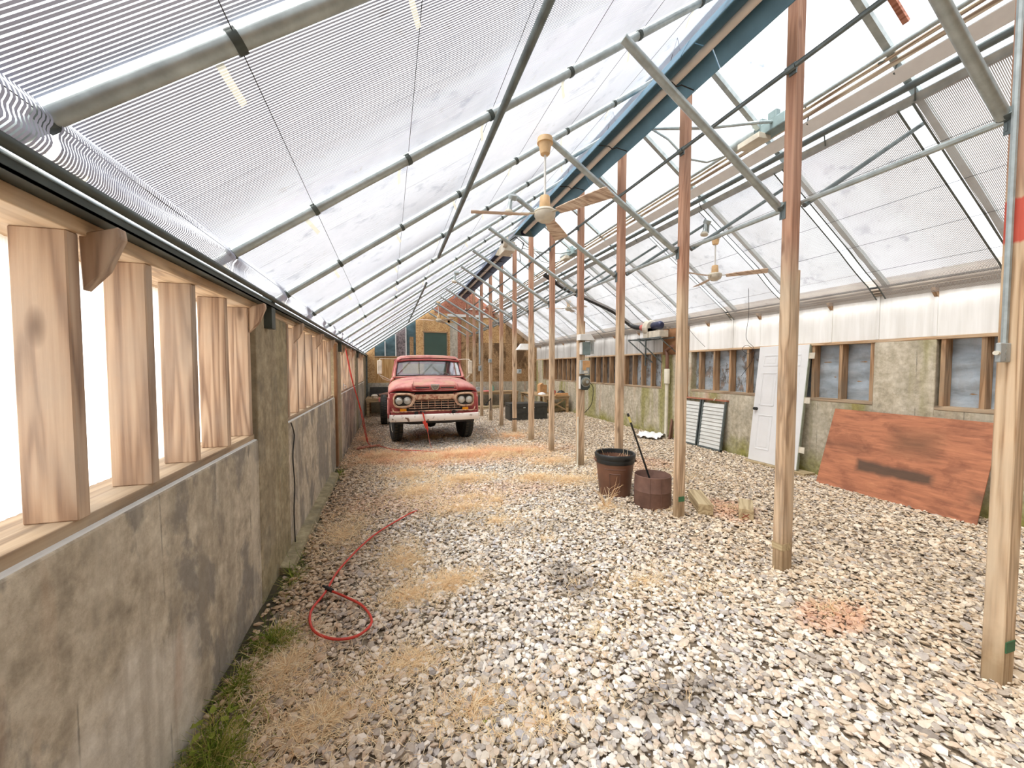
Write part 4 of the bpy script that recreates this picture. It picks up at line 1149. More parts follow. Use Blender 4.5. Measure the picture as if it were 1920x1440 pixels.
m = MB(); m.bar((-0.04, -0.2015, 0.02), (0.03, -0.2015, 0.075), 0.003, 0.008); m.bar((-0.035, -0.2015, 0.07), (0.03, -0.2015, 0.03), 0.003, 0.008); tag(m.build('cross_mark', plain('red_brown_mark', S(150, 70, 50)), t), 'red brown cross mark')

# ------------------------------------------------------------------ leaning things along the far wall
ply = MB(); ply.box((0, 0, 0), (1.70, 1.19, 0.014))
o = ply.build('plywood_sheet', 'rust_ply', None, bev=0.003)
ex = Vector((0.0, -1, 0.0)); ey = Vector((0.375, 0.0, 1.125)).normalized(); ez = ex.cross(ey)
o.matrix_world = Matrix(((ex.x, ey.x, ez.x, 6.415), (ex.y, ey.y, ez.y, 3.29), (ex.z, ey.z, ez.z, 0.575), (0, 0, 0, 1)))
tag(o, 'large red brown stained plywood sheet leaning on the mossy concrete wall', 'plywood')
d = thing('panel_door', 'white six panel door leaning against the far wall', 'door', (6.375, 5.0, 0.075))
d.rotation_euler = (0, math.atan2(0.235, 2.1), 0.02)
m = MB(); m.bb(0, 0.042, -0.44, 0.44, 0, 2.1); m.build('leaf', 'door_white', d, bev=0.004)
for (a, b) in ((-0.33, -0.06), (0.06, 0.33)):
    for (z0, z1) in ((0.22, 0.85), (1.02, 1.62), (1.74, 1.94)):
        m = MB()
        for (y0, y1, q0, q1) in ((a, b, z0, z0 + .018), (a, b, z1 - .018, z1), (a, a + .018, z0, z1), (b - .018, b, z0, z1)):
            m.bb(-0.006, 0.002, y0, y1, q0, q1)
        m.bb(-0.003, 0.002, a + .05, b - .05, z0 + .05, z1 - .05)
        m.build('panel_moulding', 'door_white', d, bev=0.003)
m = MB(); m.lathe([(0.001, -0.065), (0.028, -0.06), (0.03, -0.035), (0.014, -0.02), (0.03, -0.004), (0.03, 0), (0.001, 0)], 16, (0, 0.375, 0.95), Matrix.Rotation(math.pi / 2, 3, 'Y') @ Matrix.Rotation(0, 3, 'X')); tag(m.build('knob', 'black', d, True), 'dark round door knob')
m = MB(); m.bb(-0.002, 0.045, -0.452, -0.44, 0, 2.1); tag(m.build('edge_strip', plain('green_grey_edge', S(150, 156, 138)), d), 'green grey edge strip')
for z in (0.3, 1.12, 1.86):
    m = MB(); m.bb(0.0, 0.008, -0.535, -0.45, z, z + 0.1); m.tube([(-0.002, -0.452, z), (-0.002, -0.452, z + .1)], 0.006, 6); tag(m.build('hinge', 'offwhite', d), 'pale hinge leaf')
m = MB(); m.bb(-0.1, 0.15, -0.6, 0.5, 0, 0.04); o = m.build('base_plank', 'block', None, bev=0.004); o.location = (6.42, 4.98, gz(6.4, 5) + 0.012); tag(o, 'flat plank on the gravel under the leaning white door', 'plank')
s = thing('louvred_shutter', 'pair of grey louvred shutters with rusty top rail leaning on the wall', 'shutter', (6.47, 6.66, gz(6.5, 6.6) + 0.02))
s.rotation_euler = (0, math.atan2(0.13, 1.03), 0.0)
for (a, b) in ((-0.5, 0.12), (0.16, 0.72)):
    m = MB(); m.bb(-0.02, 0.03, a, a + 0.03, 0, 1.03); m.bb(-0.02, 0.03, b - 0.03, b, 0, 1.03); m.bb(-0.02, 0.03, a, b, 0, 0.03); m.build('frame', 'galv_dark', s, bev=0.003)
    for k in range(12):
        z = 0.075 + k * 0.078
        m = MB(); m.box((0.005, (a + b) / 2, z), (0.008, b - a - 0.06, 0.083), Matrix.Rotation(0.2, 3, 'Y')); m.build('slat', 'slat', s)
m = MB(); m.bb(-0.03, 0.04, -0.52, 0.74, 1.03, 1.065); m.build('top_rail', 'red_wood', s, bev=0.003)
m = MB(); m.bar((-0.03, -0.2, 1.03), (-0.04, -0.25, 1.09), 0.01, 0.02); m.build('latch', 'pvc', s)
m = MB(); m.prism([(0, 0), (0.16, 0.0), (0.2, 0.42), (0.13, 0.5)], 'Y', -0.02, 0.02); o = m.build('brown_offcut', 'brown_plastic', None, bev=0.004); o.location = (6.40, 7.62, gz(6.5, 7.6)); o.rotation_euler.z = 0.4; tag(o, 'dark brown angled offcut leaning by the white vent pipe', 'offcut')
m = MB(); rows = []
for i in range(11):
    rows.append([(-0.35 + 0.07 * i, -0.28 + 0.056 * j, 0.02 + 0.06 * abs(math.sin(i * 1.3 + j * .9)) * abs(math.cos(j * 1.1 - i * .4)) + (0.05 if 3 < i < 8 else 0)) for j in range(11)])
m.grid(rows); o = m.build('plastic_sheet', 'sheet', None, True); o.location = (6.2, 8.0, gz(6.2, 8) + 0.02); o.rotation_euler.z = 0.5; tag(o, 'crumpled white plastic sheet on the gravel by the vent pipe', 'plastic sheet')
p = thing('vent_pipe', 'tall ivory plastic vent pipe standing against the mossy pillar', 'pipe', (6.52, 7.86, gz(6.5, 7.8)))
m = MB(); m.tube([(0, 0, 0), (0, 0, 1.36)], 0.042, 14); m.build('lower_pipe', 'pvc', p, True)
m = MB(); m.lathe([(0.043, 1.34), (0.066, 1.35), (0.068, 1.70), (0.06, 1.71), (0.05, 1.70)], 18); m.build('upper_sleeve', 'pvc', p, True)
m = MB(); m.tube([(0, 0, 1.68), (0, 0.0, 2.05), (0.01, 0.05, 2.16), (-0.02, -0.2, 2.26)], 0.045, 10); tag(m.build('rusty_elbow', 'brown_plastic', p, True), 'rusty brown bent top pipe')

# blower on wall bracket with black duct
b = thing('blower_unit', 'small blower with navy motor on a pipe bracket high on the far wall', 'blower', (6.38, 8.15, 2.53))
m = MB(); m.lathe([(0.001, -0.09), (0.17, -0.09), (0.2, -0.06), (0.2, 0.06), (0.17, 0.09), (0.001, 0.09)], 20, (-0.02, 0.18, 0.26), Matrix.Rotation(math.pi / 2, 3, 'X')); m.bb(-0.16, 0.1, 0.09, 0.27, 0.0, 0.25); m.build('fan_housing', 'offwhite', b, bev=0.006)
m = MB(); m.lathe([(0.001, -0.2), (0.08, -0.2), (0.095, -0.17), (0.095, 0.1), (0.06, 0.14), (0.001, 0.14)], 18, (-0.02, -0.14, 0.3), Matrix.Rotation(math.pi / 2, 3, 'X')); m.build('motor', 'motor', b, True)
m = MB(); m.bb(-0.14, 0.12, -0.34, 0.08, 0.0, 0.16); m.build('motor_base', 'offwhite', b, bev=0.004)
m = MB(); m.lathe([(0.001, 0), (0.075, 0), (0.075, 0.16), (0.001, 0.16)], 16, (-0.02, 0.36, 0.3), Matrix.Rotation(-math.pi / 2, 3, 'X')); tag(m.build('coupling', 'pink', b, True), 'faded red rubber coupling')
m = MB()
m.bar((-0.2, -0.45, -0.02), (-0.2, 0.75, -0.02), 0.03, 0.03); m.bar((0.2, -0.45, -0.02), (0.2, 0.75, -0.02), 0.03, 0.03); m.bar((-0.3, 0.7, -0.02), (0.25, 0.7, -0.02), 0.03, 0.03); m.bar((-0.3, 0.3, -0.02), (0.25, 0.3, -0.02), 0.03, 0.03)
m.bar((-0.3, 0.3, -0.03), (0.25, 0.05, -0.62), 0.03, 0.03); m.bar((-0.3, 0.7, -0.03), (0.25, 0.4, -0.62), 0.03, 0.03); m.bar((0.1, 0.5, 0.0), (0.1, 0.5, -0.7), 0.03, 0.03); m.bar((-0.2, -0.4, -0.02), (0.25, -0.5, -0.4), 0.02, 0.02)
m.build('bracket', 'galv_dark', b)
m = MB(); m.tube(smooth_path([(-0.02, 0.50, 0.3), (-0.06, 0.8, 0.35), (-0.16, 0.98, 0.50), (-0.54, 1.05, 0.78), (-1.09, 1.49, 1.16), (-1.54, 1.9, 1.47), (-2.15, 2.1, 1.9)], 4), 0.06, 12); tag(m.build('duct', 'black', b, True), 'long black flexible duct')

# ------------------------------------------------------------------ electrics
def conduit(label, pts, r, mat='galv', par=None):
    m = MB(); m.tube(smooth_path(pts, 4) if len(pts) > 2 else pts, r, 8); o = m.build('conduit', mat, par, True)
    if par is None: tag(o, label, 'conduit')
    return o
j = thing('junction_box', 'grey square outdoor junction box on the nearest red marked post', 'junction box', (3.155, 1.16, 1.8))
m = MB(); m.bb(-0.055, 0.045, 0.0, 0.022, 0.0, 0.105); m.build('box', 'elec_grey', j, bev=0.006)
m = MB()
for z in (0.02, 0.052, 0.084): m.lathe([(0.001, -0.002), (0.012, -0.002), (0.012, 0.001), (0.001, 0.001)], 14, (0.0, 0.0, z), Matrix.Rotation(math.pi / 2, 3, 'X'))
m.build('knockout', 'galv', j)
m = MB(); m.lathe([(0.001, 0), (0.012, 0), (0.012, 0.02), (0.001, 0.02)], 12, (-0.055, 0.011, 0.05), Matrix.Rotation(-math.pi / 2, 3, 'Y')); m.build('hub', 'pvc', j, True)
conduit('galvanised conduit running up the nearest ridge post above its junction box', [(3.18, 1.18, 1.9), (3.18, 1.185, 3.4), (3.18, 1.19, 4.9)], 0.014)
b = thing('breaker_box', 'grey blue breaker box under a white shade on the meter post', 'breaker box', (3.22, 6.12, 2.0))
m = MB(); m.bb(0.02, 0.18, -0.04, 0.06, 0, 0.23); m.build('case', 'elec', b, bev=0.006)
m = MB(); m.bb(0.0, 0.02, -0.05, 0.06, 0.01, 0.22); m.build('side_flange', 'white', b, bev=0.003)
m = MB(); m.bb(0.19, 0.27, -0.01, 0.01, 0.02, 0.28); m.tube([(0.23, -0.015, 0.07), (0.23, -0.015, 0.2)], 0.008, 6); m.build('backing_plate', 'elec_grey', b)
m = MB(); m.prism([(-0.04, 2.36), (0.16, 2.37), (0.25, 2.255), (-0.05, 2.255)], 'Y', -0.09, 0.05); o = m.build('rain_shade', 'white', None, bev=0.004); o.location = (3.22, 6.12, 0); tag(o, 'white folded sheet shade above the breaker box', 'shade')
b = thing('meter_socket', 'grey socket box with tan card above the round meter', 'meter box', (3.22, 6.12, 1.66))
m = MB(); m.bb(0.0, 0.17, -0.03, 0.06, 0, 0.25); m.build('case', 'elec_grey', b, bev=0.008)
m = MB(); m.bb(0.035, 0.175, -0.038, -0.03, 0.12, 0.24); m.bb(0.035, 0.1, -0.038, -0.03, 0.07, 0.12); m.build('card', 'tan', b)
m = MB(); m.bb(0.06, 0.13, -0.036, -0.03, 0.02, 0.06); m.build('cover_plate', 'pvc', b)
b = thing('electric_meter', 'round glass electric meter on the fifth ridge post', 'meter', (3.22, 6.12, 1.38))
m = MB(); m.prism([(0, 0.04), (0.03, 0.0), (0.15, 0.0), (0.19, 0.04), (0.19, 0.26), (0, 0.26)], 'Y', -0.02, 0.06); m.build('case', 'channel', b, bev=0.008)
m = MB(); m.bb(-0.012, 0.0, -0.03, 0.06, 0.02, 0.24); m.build('side_flange', 'white', b)
m = MB(); m.lathe([(0.001, 0.07), (0.05, 0.065), (0.068, 0.05), (0.072, 0.0), (0.001, 0)], 20, (0.095, -0.02, 0.14), Matrix.Rotation(math.pi / 2, 3, 'X')); m.build('dial', 'meter_glass', b, True)
m = MB(); m.lathe([(0.078, 0.0), (0.088, 0.0), (0.088, 0.02), (0.078, 0.02)], 20, (0.095, -0.02, 0.14), Matrix.Rotation(math.pi / 2, 3, 'X')); m.lathe([(0.02, 0.07), (0.028, 0.07), (0.028, 0.074), (0.02, 0.074)], 14, (0.095, -0.02, 0.145), Matrix.Rotation(math.pi / 2, 3, 'X')); m.build('ring', 'galv', b)
conduit('white conduit elbow at the foot of the meter post', [(3.185, 6.12, 0.9), (3.18, 6.12, 0.12), (3.15, 6.08, 0.03), (3.02, 5.98, 0.015)], 0.016, 'pvc')
conduit('thin dark cable drooping from the round meter to the far wall', [(3.4, 6.1, 1.5), (3.47, 6.1, 1.42), (3.46, 6.15, 1.1), (3.35, 6.4, 0.85)], 0.006, 'iron')
conduit('slim white conduit running up the seventh ridge post beside the reflector lamp', [(3.33, 8.72, 4.6), (3.33, 8.72, 2.3)], 0.012, 'pvc')
conduit('grey conduit running up the eleventh ridge post', [(3.12, 13.63, 1.9), (3.12, 13.63, 4.2)], 0.03, 'galv')
for k, (x, y, z, lab) in enumerate(((3.08, 13.62, 1.66, 'small grey switch box on the far post right of the truck mirror'), (3.30, 9.86, 1.62, 'small pale socket box on the post left of the reflector lamp'), (3.14, 12.40, 1.95, 'tiny white outlet on the tenth post'))):
    t = thing('switch_box', lab, 'switch box', (x, y, z))
    m = MB(); m.bb(0, 0.1, -0.05, 0.04, 0, 0.2 if k == 0 else 0.12); m.build('box', 'elec_grey', t, bev=0.006)
    m = MB(); m.bb(0.03, 0.07, -0.062, -0.05, 0.04, 0.1); m.build('toggle', 'elec', t, bev=0.003)
t = thing('reflector_lamp', 'white tapered reflector lamp hung on the seventh ridge post', 'lamp', (3.12, 8.88, 2.21))
m = MB()
lo, hi = [(-0.16, -0.12), (0.2, -0.12), (0.2, 0.12), (-0.16, 0.12)], [(-0.06, -0.05), (0.12, -0.05), (0.12, 0.05), (-0.06, 0.05)]
m.add([(x, y, 0) for x, y in lo] + [(x, y, 0.15) for x, y in hi], [(0, 1, 5, 4), (1, 2, 6, 5), (2, 3, 7, 6), (3, 0, 4, 7), (4, 5, 6, 7)]); m.build('shade', 'white', t, solid=0.004)
m = MB(); m.lathe([(0.001, 0.02), (0.035, 0.03), (0.04, 0.08), (0.02, 0.14), (0.001, 0.14)], 12, (0.02, 0, 0)); m.build('bulb', 'lamp_glass', t, True)

w_ = thing('hanging_wire', 'thin dark wire dangling from the far roof in front of the white door', 'wire', (0, 0, 0))
m = MB(); m.tube(smooth_path([(6.0, 5.2, 3.17), (6.02, 5.2, 2.7), (6.0, 5.22, 2.3), (6.04, 5.1, 2.12), (6.02, 5.18, 2.02), (6.0, 5.3, 2.1), (6.0, 5.2, 2.17), (6.03, 5.08, 2.05), (6.03, 5.15, 1.85), (6.05, 5.35, 1.62)]), 0.004, 5); m.build('wire', 'iron', w_)
m = MB(); m.tube(smooth_path([(5.9, 6.7, 3.24), (5.95, 6.68, 2.8), (6.0, 6.5, 2.5), (6.1, 6.25, 2.2)]), 0.004, 5); m.build('wire', 'iron', w_)
# flood lamps
def flood(label, x, y, z, far):
    t = thing('flood_lamp', label, 'lamp', (x, y, z))
    m = MB(); m.lathe([(0.001, -0.03), (0.055, -0.03), (0.06, 0), (0.055, 0.03), (0.001, 0.03)], 16, (0, 0, 0), Matrix.Rotation(0.6, 3, 'X')); m.build('junction_dome', 'galv', t, True)
    m = MB(); m.lathe([(0.02, 0), (0.024, -0.02), (0.03, -0.07), (0.026, -0.1), (0.045, -0.14), (0.05, -0.155), (0.001, -0.165)], 14, (-0.03, 0, -0.03), Matrix.Rotation(0.15, 3, 'Y')); m.build('socket', 'galv', t, True)
    m = MB(); m.lathe([(0.046, -0.14), (0.058, -0.17), (0.05, -0.185), (0.001, -0.19)], 14, (-0.03, 0, -0.03), Matrix.Rotation(0.15, 3, 'Y')); m.build('bulb', 'offwhite', t, True)
    if far:
        m = MB(); m.tube([(0.02, 0, -0.03), (0.03, 0.02, -0.16)], 0.02, 8); m.build('spare_socket', 'galv', t, True)
flood('grey flood lamp socket above the near ceiling fan blade', 1.52, 4.72, 3.93, False)
flood('grey twin flood lamp over the fan hanging on the far slope', 4.72, 4.84, 4.03, True)
flood('small flood lamp by the roof far down the truck side', 1.45, 8.6, 3.88, False)

# ------------------------------------------------------------------ ceiling fans
def fan(label, x, y, zh, ztop, angs, R, first=True):
    t = thing('ceiling_fan', label, 'ceiling fan', (x, y, zh), 0, None)
    h = ztop - zh
    m = MB(); m.lathe([(0.001, h), (0.072, h), (0.078, h - 0.05), (0.062, h - 0.055), (0.045, h - 0.15), (0.036, h - 0.157), (0.001, h - 0.16)], 20); m.build('canopy', 'cream', t, True)
    m = MB(); m.tube([(0, 0, 0.1), (0, 0, h - 0.1)], 0.011, 10); m.build('downrod', 'white', t, True)
    m = MB(); m.lathe([(0.001, 0.18), (0.042, 0.18), (0.048, 0.17), (0.055, 0.07), (0.05, 0.06), (0.001, 0.06)], 18); m.build('collar', 'cream', t, True)
    m = MB(); m.lathe([(0.001, 0.06), (0.08, 0.056), (0.1, 0.042), (0.104, 0.028), (0.096, 0.022), (0.104, 0.016), (0.102, -0.008), (0.085, -0.04), (0.058, -0.055), (0.052, -0.062), (0.001, -0.068)], 28); m.build('motor_housing', 'offwhite', t, True)
    for a in angs:
        a = math.radians(a); c, s = math.cos(a), math.sin(a)
        Rz = Matrix.Rotation(a, 3, 'Z') @ Matrix.Rotation(-0.24, 3, 'X')
        bm = MB(); rows = []
        for r, w in ((0.16, 0.045), (0.3, 0.06), (0.5, 0.07), (R - 0.02, 0.078), (R, 0.07)):
            rows.append([tuple(Rz @ Vector((r, q * w, 0.0))) for q in (-1, 0, 1)])
        bm.grid(rows); b = bm.build('blade', 'blade', t, solid=0.009)
        bm = MB(); bm.bar(tuple(Rz @ Vector((0.08, 0, 0.012))), tuple(Rz @ Vector((0.24, 0, 0.006))), 0.035, 0.006); bm.build('blade_arm', 'offwhite', t)
fan('big cream ceiling fan with peeling wooden blades, nearest of the fans', 1.45, 3.5, 3.245, 3.97, (169, 49 + 3, -62), 0.71)
fan('cream ceiling fan hanging from the far roof slope behind the second post', 5.05, 5.0, 3.25, 3.92, (-52, 68, 188), 0.72)
fan('distant white ceiling fan hanging above the truck cab', 1.69, 13.9, 3.46, 4.12, (185, 65, -55), 0.72)
fan('small distant ceiling fan under the far slope beside the meter post', 5.37, 11.0, 3.62, 3.66 + 0.2, (170, 50, -70), 0.72)

# ------------------------------------------------------------------ chest, benches and what is on them
t = thing('storage_chest', 'long low black chest on the gravel behind the ridge posts', 'chest', (4.43, 12.3, gz(4.4, 12.3) + 0.01), -0.03)
m = MB(); m.bb(-0.66, 0.66, -0.3, 0.3, 0, 0.46); m.build('body', 'boxblack', t, bev=0.01)
m = MB(); m.bb(-0.67, 0.67, -0.31, 0.31, 0.47, 0.56); m.bb(-0.67, 0.67, -0.315, -0.3, 0.43, 0.56); m.build('lid', 'boxblack', t, bev=0.015)
m = MB(); m.bb(-0.66, 0.66, -0.31, -0.3, 0.22, 0.24); m.build('rib', 'boxblack', t)
m = MB(); m.bb(-0.2, -0.12, -0.325, -0.315, 0.4, 0.44); m.bb(0.12, 0.2, -0.325, -0.315, 0.4, 0.43); m.build('latch', 'galv', t)
def bench(label, x0, x1, y0, y1, zt, cross, loc_z=0.0, rz=0):
    cx, cy = (x0 + x1) / 2, (y0 + y1) / 2
    t = thing('workbench', label, 'workbench', (cx, cy, gz(cx, cy)), rz)
    hx, hy = (x1 - x0) / 2, (y1 - y0) / 2
    nb_ = max(3, int(hy * 2 / 0.2))
    for i in range(nb_):
        m = MB(); m.bb(-hx, hx, -hy + 2 * hy * i / nb_ + 0.004, -hy + 2 * hy * (i + 1) / nb_ - 0.004, zt - 0.04, zt); m.build('top_board', 'bench', t, bev=0.003)
    m = MB(); m.bb(-hx + 0.02, hx - 0.02, -hy + .02, -hy + .06, zt - 0.13, zt - 0.04); m.bb(-hx + 0.02, hx - 0.02, hy - .06, hy - .02, zt - 0.13, zt - 0.04); m.build('apron', 'bench', t)
    for sx_ in (-1, 1):
        for sy_ in (-1, 1):
            m = MB(); m.box((sx_ * (hx - .08), sy_ * (hy - .08), (zt - .04) / 2), (0.09, 0.09, zt - .04)); m.build('leg', 'bench', t, bev=0.004)
    if cross:
        m = MB(); m.bar((-hx + .1, -hy + .08, 0.1), (hx - .1, -hy + .08, zt - .1), 0.03, 0.05); m.bar((-hx + .1, -hy + .1, zt - .1), (hx - .1, -hy + .1, 0.1), 0.03, 0.05); m.bar((-hx + .1, -hy + .12, .08), (-hx + .1, hy - .12, zt - .1), 0.03, 0.05); m.build('brace', 'bench', t)
    return t
bench('cross braced timber workbench by the far wall behind the black chest', 5.45, 6.5, 13.15, 15.9, 0.66, True)
bench('long timber bench along the back wall behind the ridge posts', 2.4, 5.45, 16.1, 16.9, 0.74, False)
bench('timber bench in the corner behind the truck rear wheel', -0.86, 0.35, 15.2, 16.9, 0.70, False)
def item(name, label, cat, loc, fn, mat, rz=0, bev=0.004, smooth=False):
    m = MB(); fn(m); o = m.build(name, mat, None, smooth, bev); o.location = loc; o.rotation_euler.z = rz; return tag(o, label, cat)
zb = 0.66 + gz(6, 14.5)
item('cardboard_box', 'tan cardboard box standing on the cross braced workbench', 'box', (5.95, 14.6, zb), lambda m: (m.bb(-.16, .16, -.12, .12, 0, .36), m.prism([(-.16, .36), (.0, .36), (-.06, .44)], 'Y', -.12, .1)), 'tan', 0.2)
t = thing('fuel_jug', 'bright red jug standing on the cross braced workbench', 'jug', (5.95, 13.5, zb))
m = MB(); m.lathe([(0.001, 0), (0.1, 0), (0.105, 0.02), (0.105, 0.17), (0.06, 0.22), (0.001, 0.22)], 14); m.build('body', 'red', t, True)
m = MB(); m.lathe([(0.03, 0.21), (0.032, 0.26), (0.001, 0.265)], 10); m.build('cap', 'black', t, True)
item('dark_tarp_bundle', 'dark bundle on the near end of the cross braced workbench', 'bundle', (6.3, 13.5, zb), lambda m: m.lathe([(0.001, 0), (0.2, 0.0), (0.19, 0.06), (0.1, 0.16), (0.001, 0.2)], 9), 'black', 0, 0, True)
item('lumber_offcut', 'flat tan offcuts piled at the bench end near the chest', 'offcut', (6.2, 13.3, zb), lambda m: (m.bb(-.3, .25, -.12, -.02, 0, .05), m.bb(-.2, .3, -.04, .1, 0.05, .09)), 'tan', 0.1)
item('white_bag', 'white plastic bag lying on the cross braced workbench', 'bag', (5.7, 14.0, zb), lambda m: m.lathe([(0.001, 0), (0.16, 0.0), (0.14, 0.05), (0.05, 0.09), (0.001, 0.1)], 8), 'sheet', 0.4, 0, True)
item('pale_tin', 'small pale tin beside the cardboard box', 'tin', (5.62, 15.2, zb), lambda m: m.lathe([(0.001, 0), (0.07, 0.0), (0.07, 0.16), (0.05, 0.17), (0.001, 0.17)], 12), 'offwhite', 0, 0, True)
zb = 0.74 + gz(4, 16.5)
item('toolbox', 'dark toolbox on the back wall bench nearest the truck', 'toolbox', (2.95, 16.45, zb), lambda m: (m.bb(-.15, .15, -.1, .1, 0, .12), m.tube([(-.08, 0, .12), (-.08, 0, .17), (.08, 0, .17), (.08, 0, .12)], 0.012, 6)), 'iron')
item('plastic_tub', 'white topped grey tub on the back wall bench', 'tub', (3.75, 16.4, zb), lambda m: (m.bb(-.25, .25, -.12, .12, 0, .14), m.bb(-.12, .2, -.13, .13, .14, .18)), 'elec_grey')
item('green_bottle', 'teal bottle on the back wall bench beside the tub', 'bottle', (4.35, 16.5, zb), lambda m: m.lathe([(0.001, 0), (0.08, 0), (0.08, .16), (0.03, .22), (0.03, .27), (0.001, .27)], 12), plain('teal_plastic', S(120, 168, 150)), 0, 0, True)
item('red_cloth', 'faded red rag draped on the back wall bench', 'rag', (4.05, 16.25, zb), lambda m: m.lathe([(0.001, 0.0), (0.25, 0.0), (0.2, 0.03), (0.001, 0.05)], 9), 'pink', 0, 0, True)
zb = 0.70 + gz(0, 16)
item('black_case', 'open black tool case at the back of the corner bench', 'case', (-0.35, 16.6, zb), lambda m: (m.bb(-.42, .42, -.2, .12, 0, .1), m.bb(-.42, .42, .12, .18, 0.1, .36)), 'boxblack', 0, 0.01)
item('pink_cloth', 'faded pink cloth hanging over the front of the corner bench', 'cloth', (-0.1, 15.35, zb), lambda m: (m.bb(-.3, .3, -.17, .2, 0, .02), m.bb(-.3, .3, -.18, -.165, -.12, .02)), 'pink', 0, 0.005)
item('white_tub', 'round white tub on the corner bench by the wall', 'tub', (-0.55, 15.5, zb), lambda m: m.lathe([(0.001, 0), (0.1, 0), (0.12, .1), (0.08, .14), (0.001, .15)], 14), 'offwhite', 0, 0, True)
item('brown_bundle', 'dark brown bundle lying across the corner bench', 'bundle', (-0.0, 15.75, zb), lambda m: m.tube([(-.4, 0, .08), (-.1, .02, .11), (.2, 0, .1), (.35, -.03, .14)], [.06, .1, .07, .04], 9), 'brown_plastic', 0, 0, True)
item('hand_sledge', 'dark tool hanging low on the tenth ridge post', 'tool', (3.14, 12.41, 0.55), lambda m: (m.bar((-.1, -.03, 0), (.06, -.03, .2), .02, .03), m.bar((.07, -.03, -.2), (.07, -.03, .22), .015, .02), m.bb(-.13, -.05, -.06, -.01, -.03, .03)), 'iron')
item('lumber_stack', 'low pile of dark boards on the ground under the back wall bench', 'boards', (3.6, 16.2, gz(3.6, 16)), lambda m: [m.bb(-1.1, 1.0, -.4 + .17 * i, -.26 + .17 * i, .02 + .06 * j, .07 + .06 * j) for i in range(3) for j in range(2)], 'block')
item('log_pile', 'rough timber lengths lying under the cross braced workbench', 'logs', (6.15, 13.45, gz(6.1, 13.4) + .07), lambda m: [m.tube([(-.5, .12 * i, .0), (.3, .12 * i + .05, .02)], .06, 8) for i in range(3)], 'block', 0, 0, True)
# ------------------------------------------------------------------ the red truck (front faces the camera)
T = thing('flatbed_truck', 'faded red vintage truck with chipped white bumper parked facing the camera', 'truck', (0.985, 8.62, 0))
def mir(pts): return [(-x, y, z) for x, y, z in pts]
# hood: stations across x, rows along y
HX = [(0.0, [(0.27, 1.235), (0.235, 1.27), (0.225, 1.33), (0.25, 1.40), (0.33, 1.455), (0.6, 1.492), (1.0, 1.525), (1.5, 1.565)]),
      (0.28, [(0.27, 1.235), (0.235, 1.27), (0.225, 1.33), (0.25, 1.40), (0.33, 1.45), (0.6, 1.488), (1.0, 1.52), (1.5, 1.56)]),
      (0.50, [(0.275, 1.232), (0.24, 1.265), (0.23, 1.325), (0.255, 1.39), (0.34, 1.44), (0.6, 1.478), (1.0, 1.51), (1.5, 1.55)]),
      (0.56, [(0.29, 1.246), (0.262, 1.272), (0.255, 1.32), (0.28, 1.38), (0.36, 1.43), (0.62, 1.466), (1.0, 1.50), (1.5, 1.54)]),
      (0.75, [(0.31, 1.262), (0.275, 1.28), (0.268, 1.325), (0.29, 1.375), (0.38, 1.415), (0.65, 1.445), (1.0, 1.475), (1.5, 1.51)]),
      (0.90, [(0.33, 1.25), (0.30, 1.265), (0.295, 1.30), (0.33, 1.345), (0.43, 1.38), (0.7, 1.405), (1.0, 1.43), (1.5, 1.46)]),
      (0.985, [(0.39, 1.205), (0.37, 1.215), (0.37, 1.245), (0.41, 1.285), (0.52, 1.315), (0.75, 1.335), (1.05, 1.355), (1.5, 1.375)]),
      (1.02, [(0.46, 1.19), (0.45, 1.195), (0.46, 1.21), (0.5, 1.235), (0.58, 1.255), (0.8, 1.27), (1.05, 1.285), (1.5, 1.30)])]
rows = []
for x, pr in [(-x, p) for x, p in reversed(HX[1:])] + HX:
    rows.append([(x, y, z) for y, z in pr])
m = MB(); m.grid(rows); hood = m.build('hood', 'red_paint', T, True, sub=1, solid=0.012)
# raised scoop frame and slots on the hood front
m = MB()
for s in (-1, 1):
    m.tube([(s * 0.505, 0.236, 1.255), (s * 0.505, 0.226, 1.34), (s * 0.50, 0.252, 1.40), (s * 0.48, 0.36, 1.445), (s * 0.46, 0.9, 1.50)], 0.017, 6)
    m.tube([(s * 0.12, 0.214, 1.372), (s * 0.46, 0.22, 1.368)], 0.012, 6)
m.tube([(-0.5, 0.232, 1.262), (0.5, 0.232, 1.262)], 0.017, 6); m.build('scoop_frame', 'red_paint', T, True)
for s in (-1, 1):
    m = MB(); m.bb(min(s * 0.13, s * 0.43), max(s * 0.13, s * 0.43), 0.212, 0.235, 1.312, 1.338); o = m.build('air_slot', 'black', T, bev=0.006)
    m = MB(); m.tube([(s * 0.12, 0.214, 1.306), (s * 0.44, 0.214, 1.306), (s * 0.44, 0.214, 1.344), (s * 0.12, 0.214, 1.344)], 0.007, 6); m.build('slot_lip', 'red_paint', T, True)
m = MB(); m.prism([(-0.1, 1.40), (0.1, 1.40), (0.085, 1.31), (0.045, 1.27), (-0.045, 1.27), (-0.085, 1.31)], 'Y', 0.195, 0.22); em = m.build('crest_emblem', 'chrome', T, bev=0.008)
m = MB(); m.prism([(-0.07, 1.35), (0.07, 1.35), (0.065, 1.335), (-0.065, 1.335)], 'Y', 0.19, 0.2); m.prism([(-0.05, 1.32), (-0.035, 1.32), (0.0, 1.295), (0.035, 1.32), (0.05, 1.32), (0.0, 1.282)], 'Y', 0.19, 0.2); m.build('crest_bars', 'motor', em)
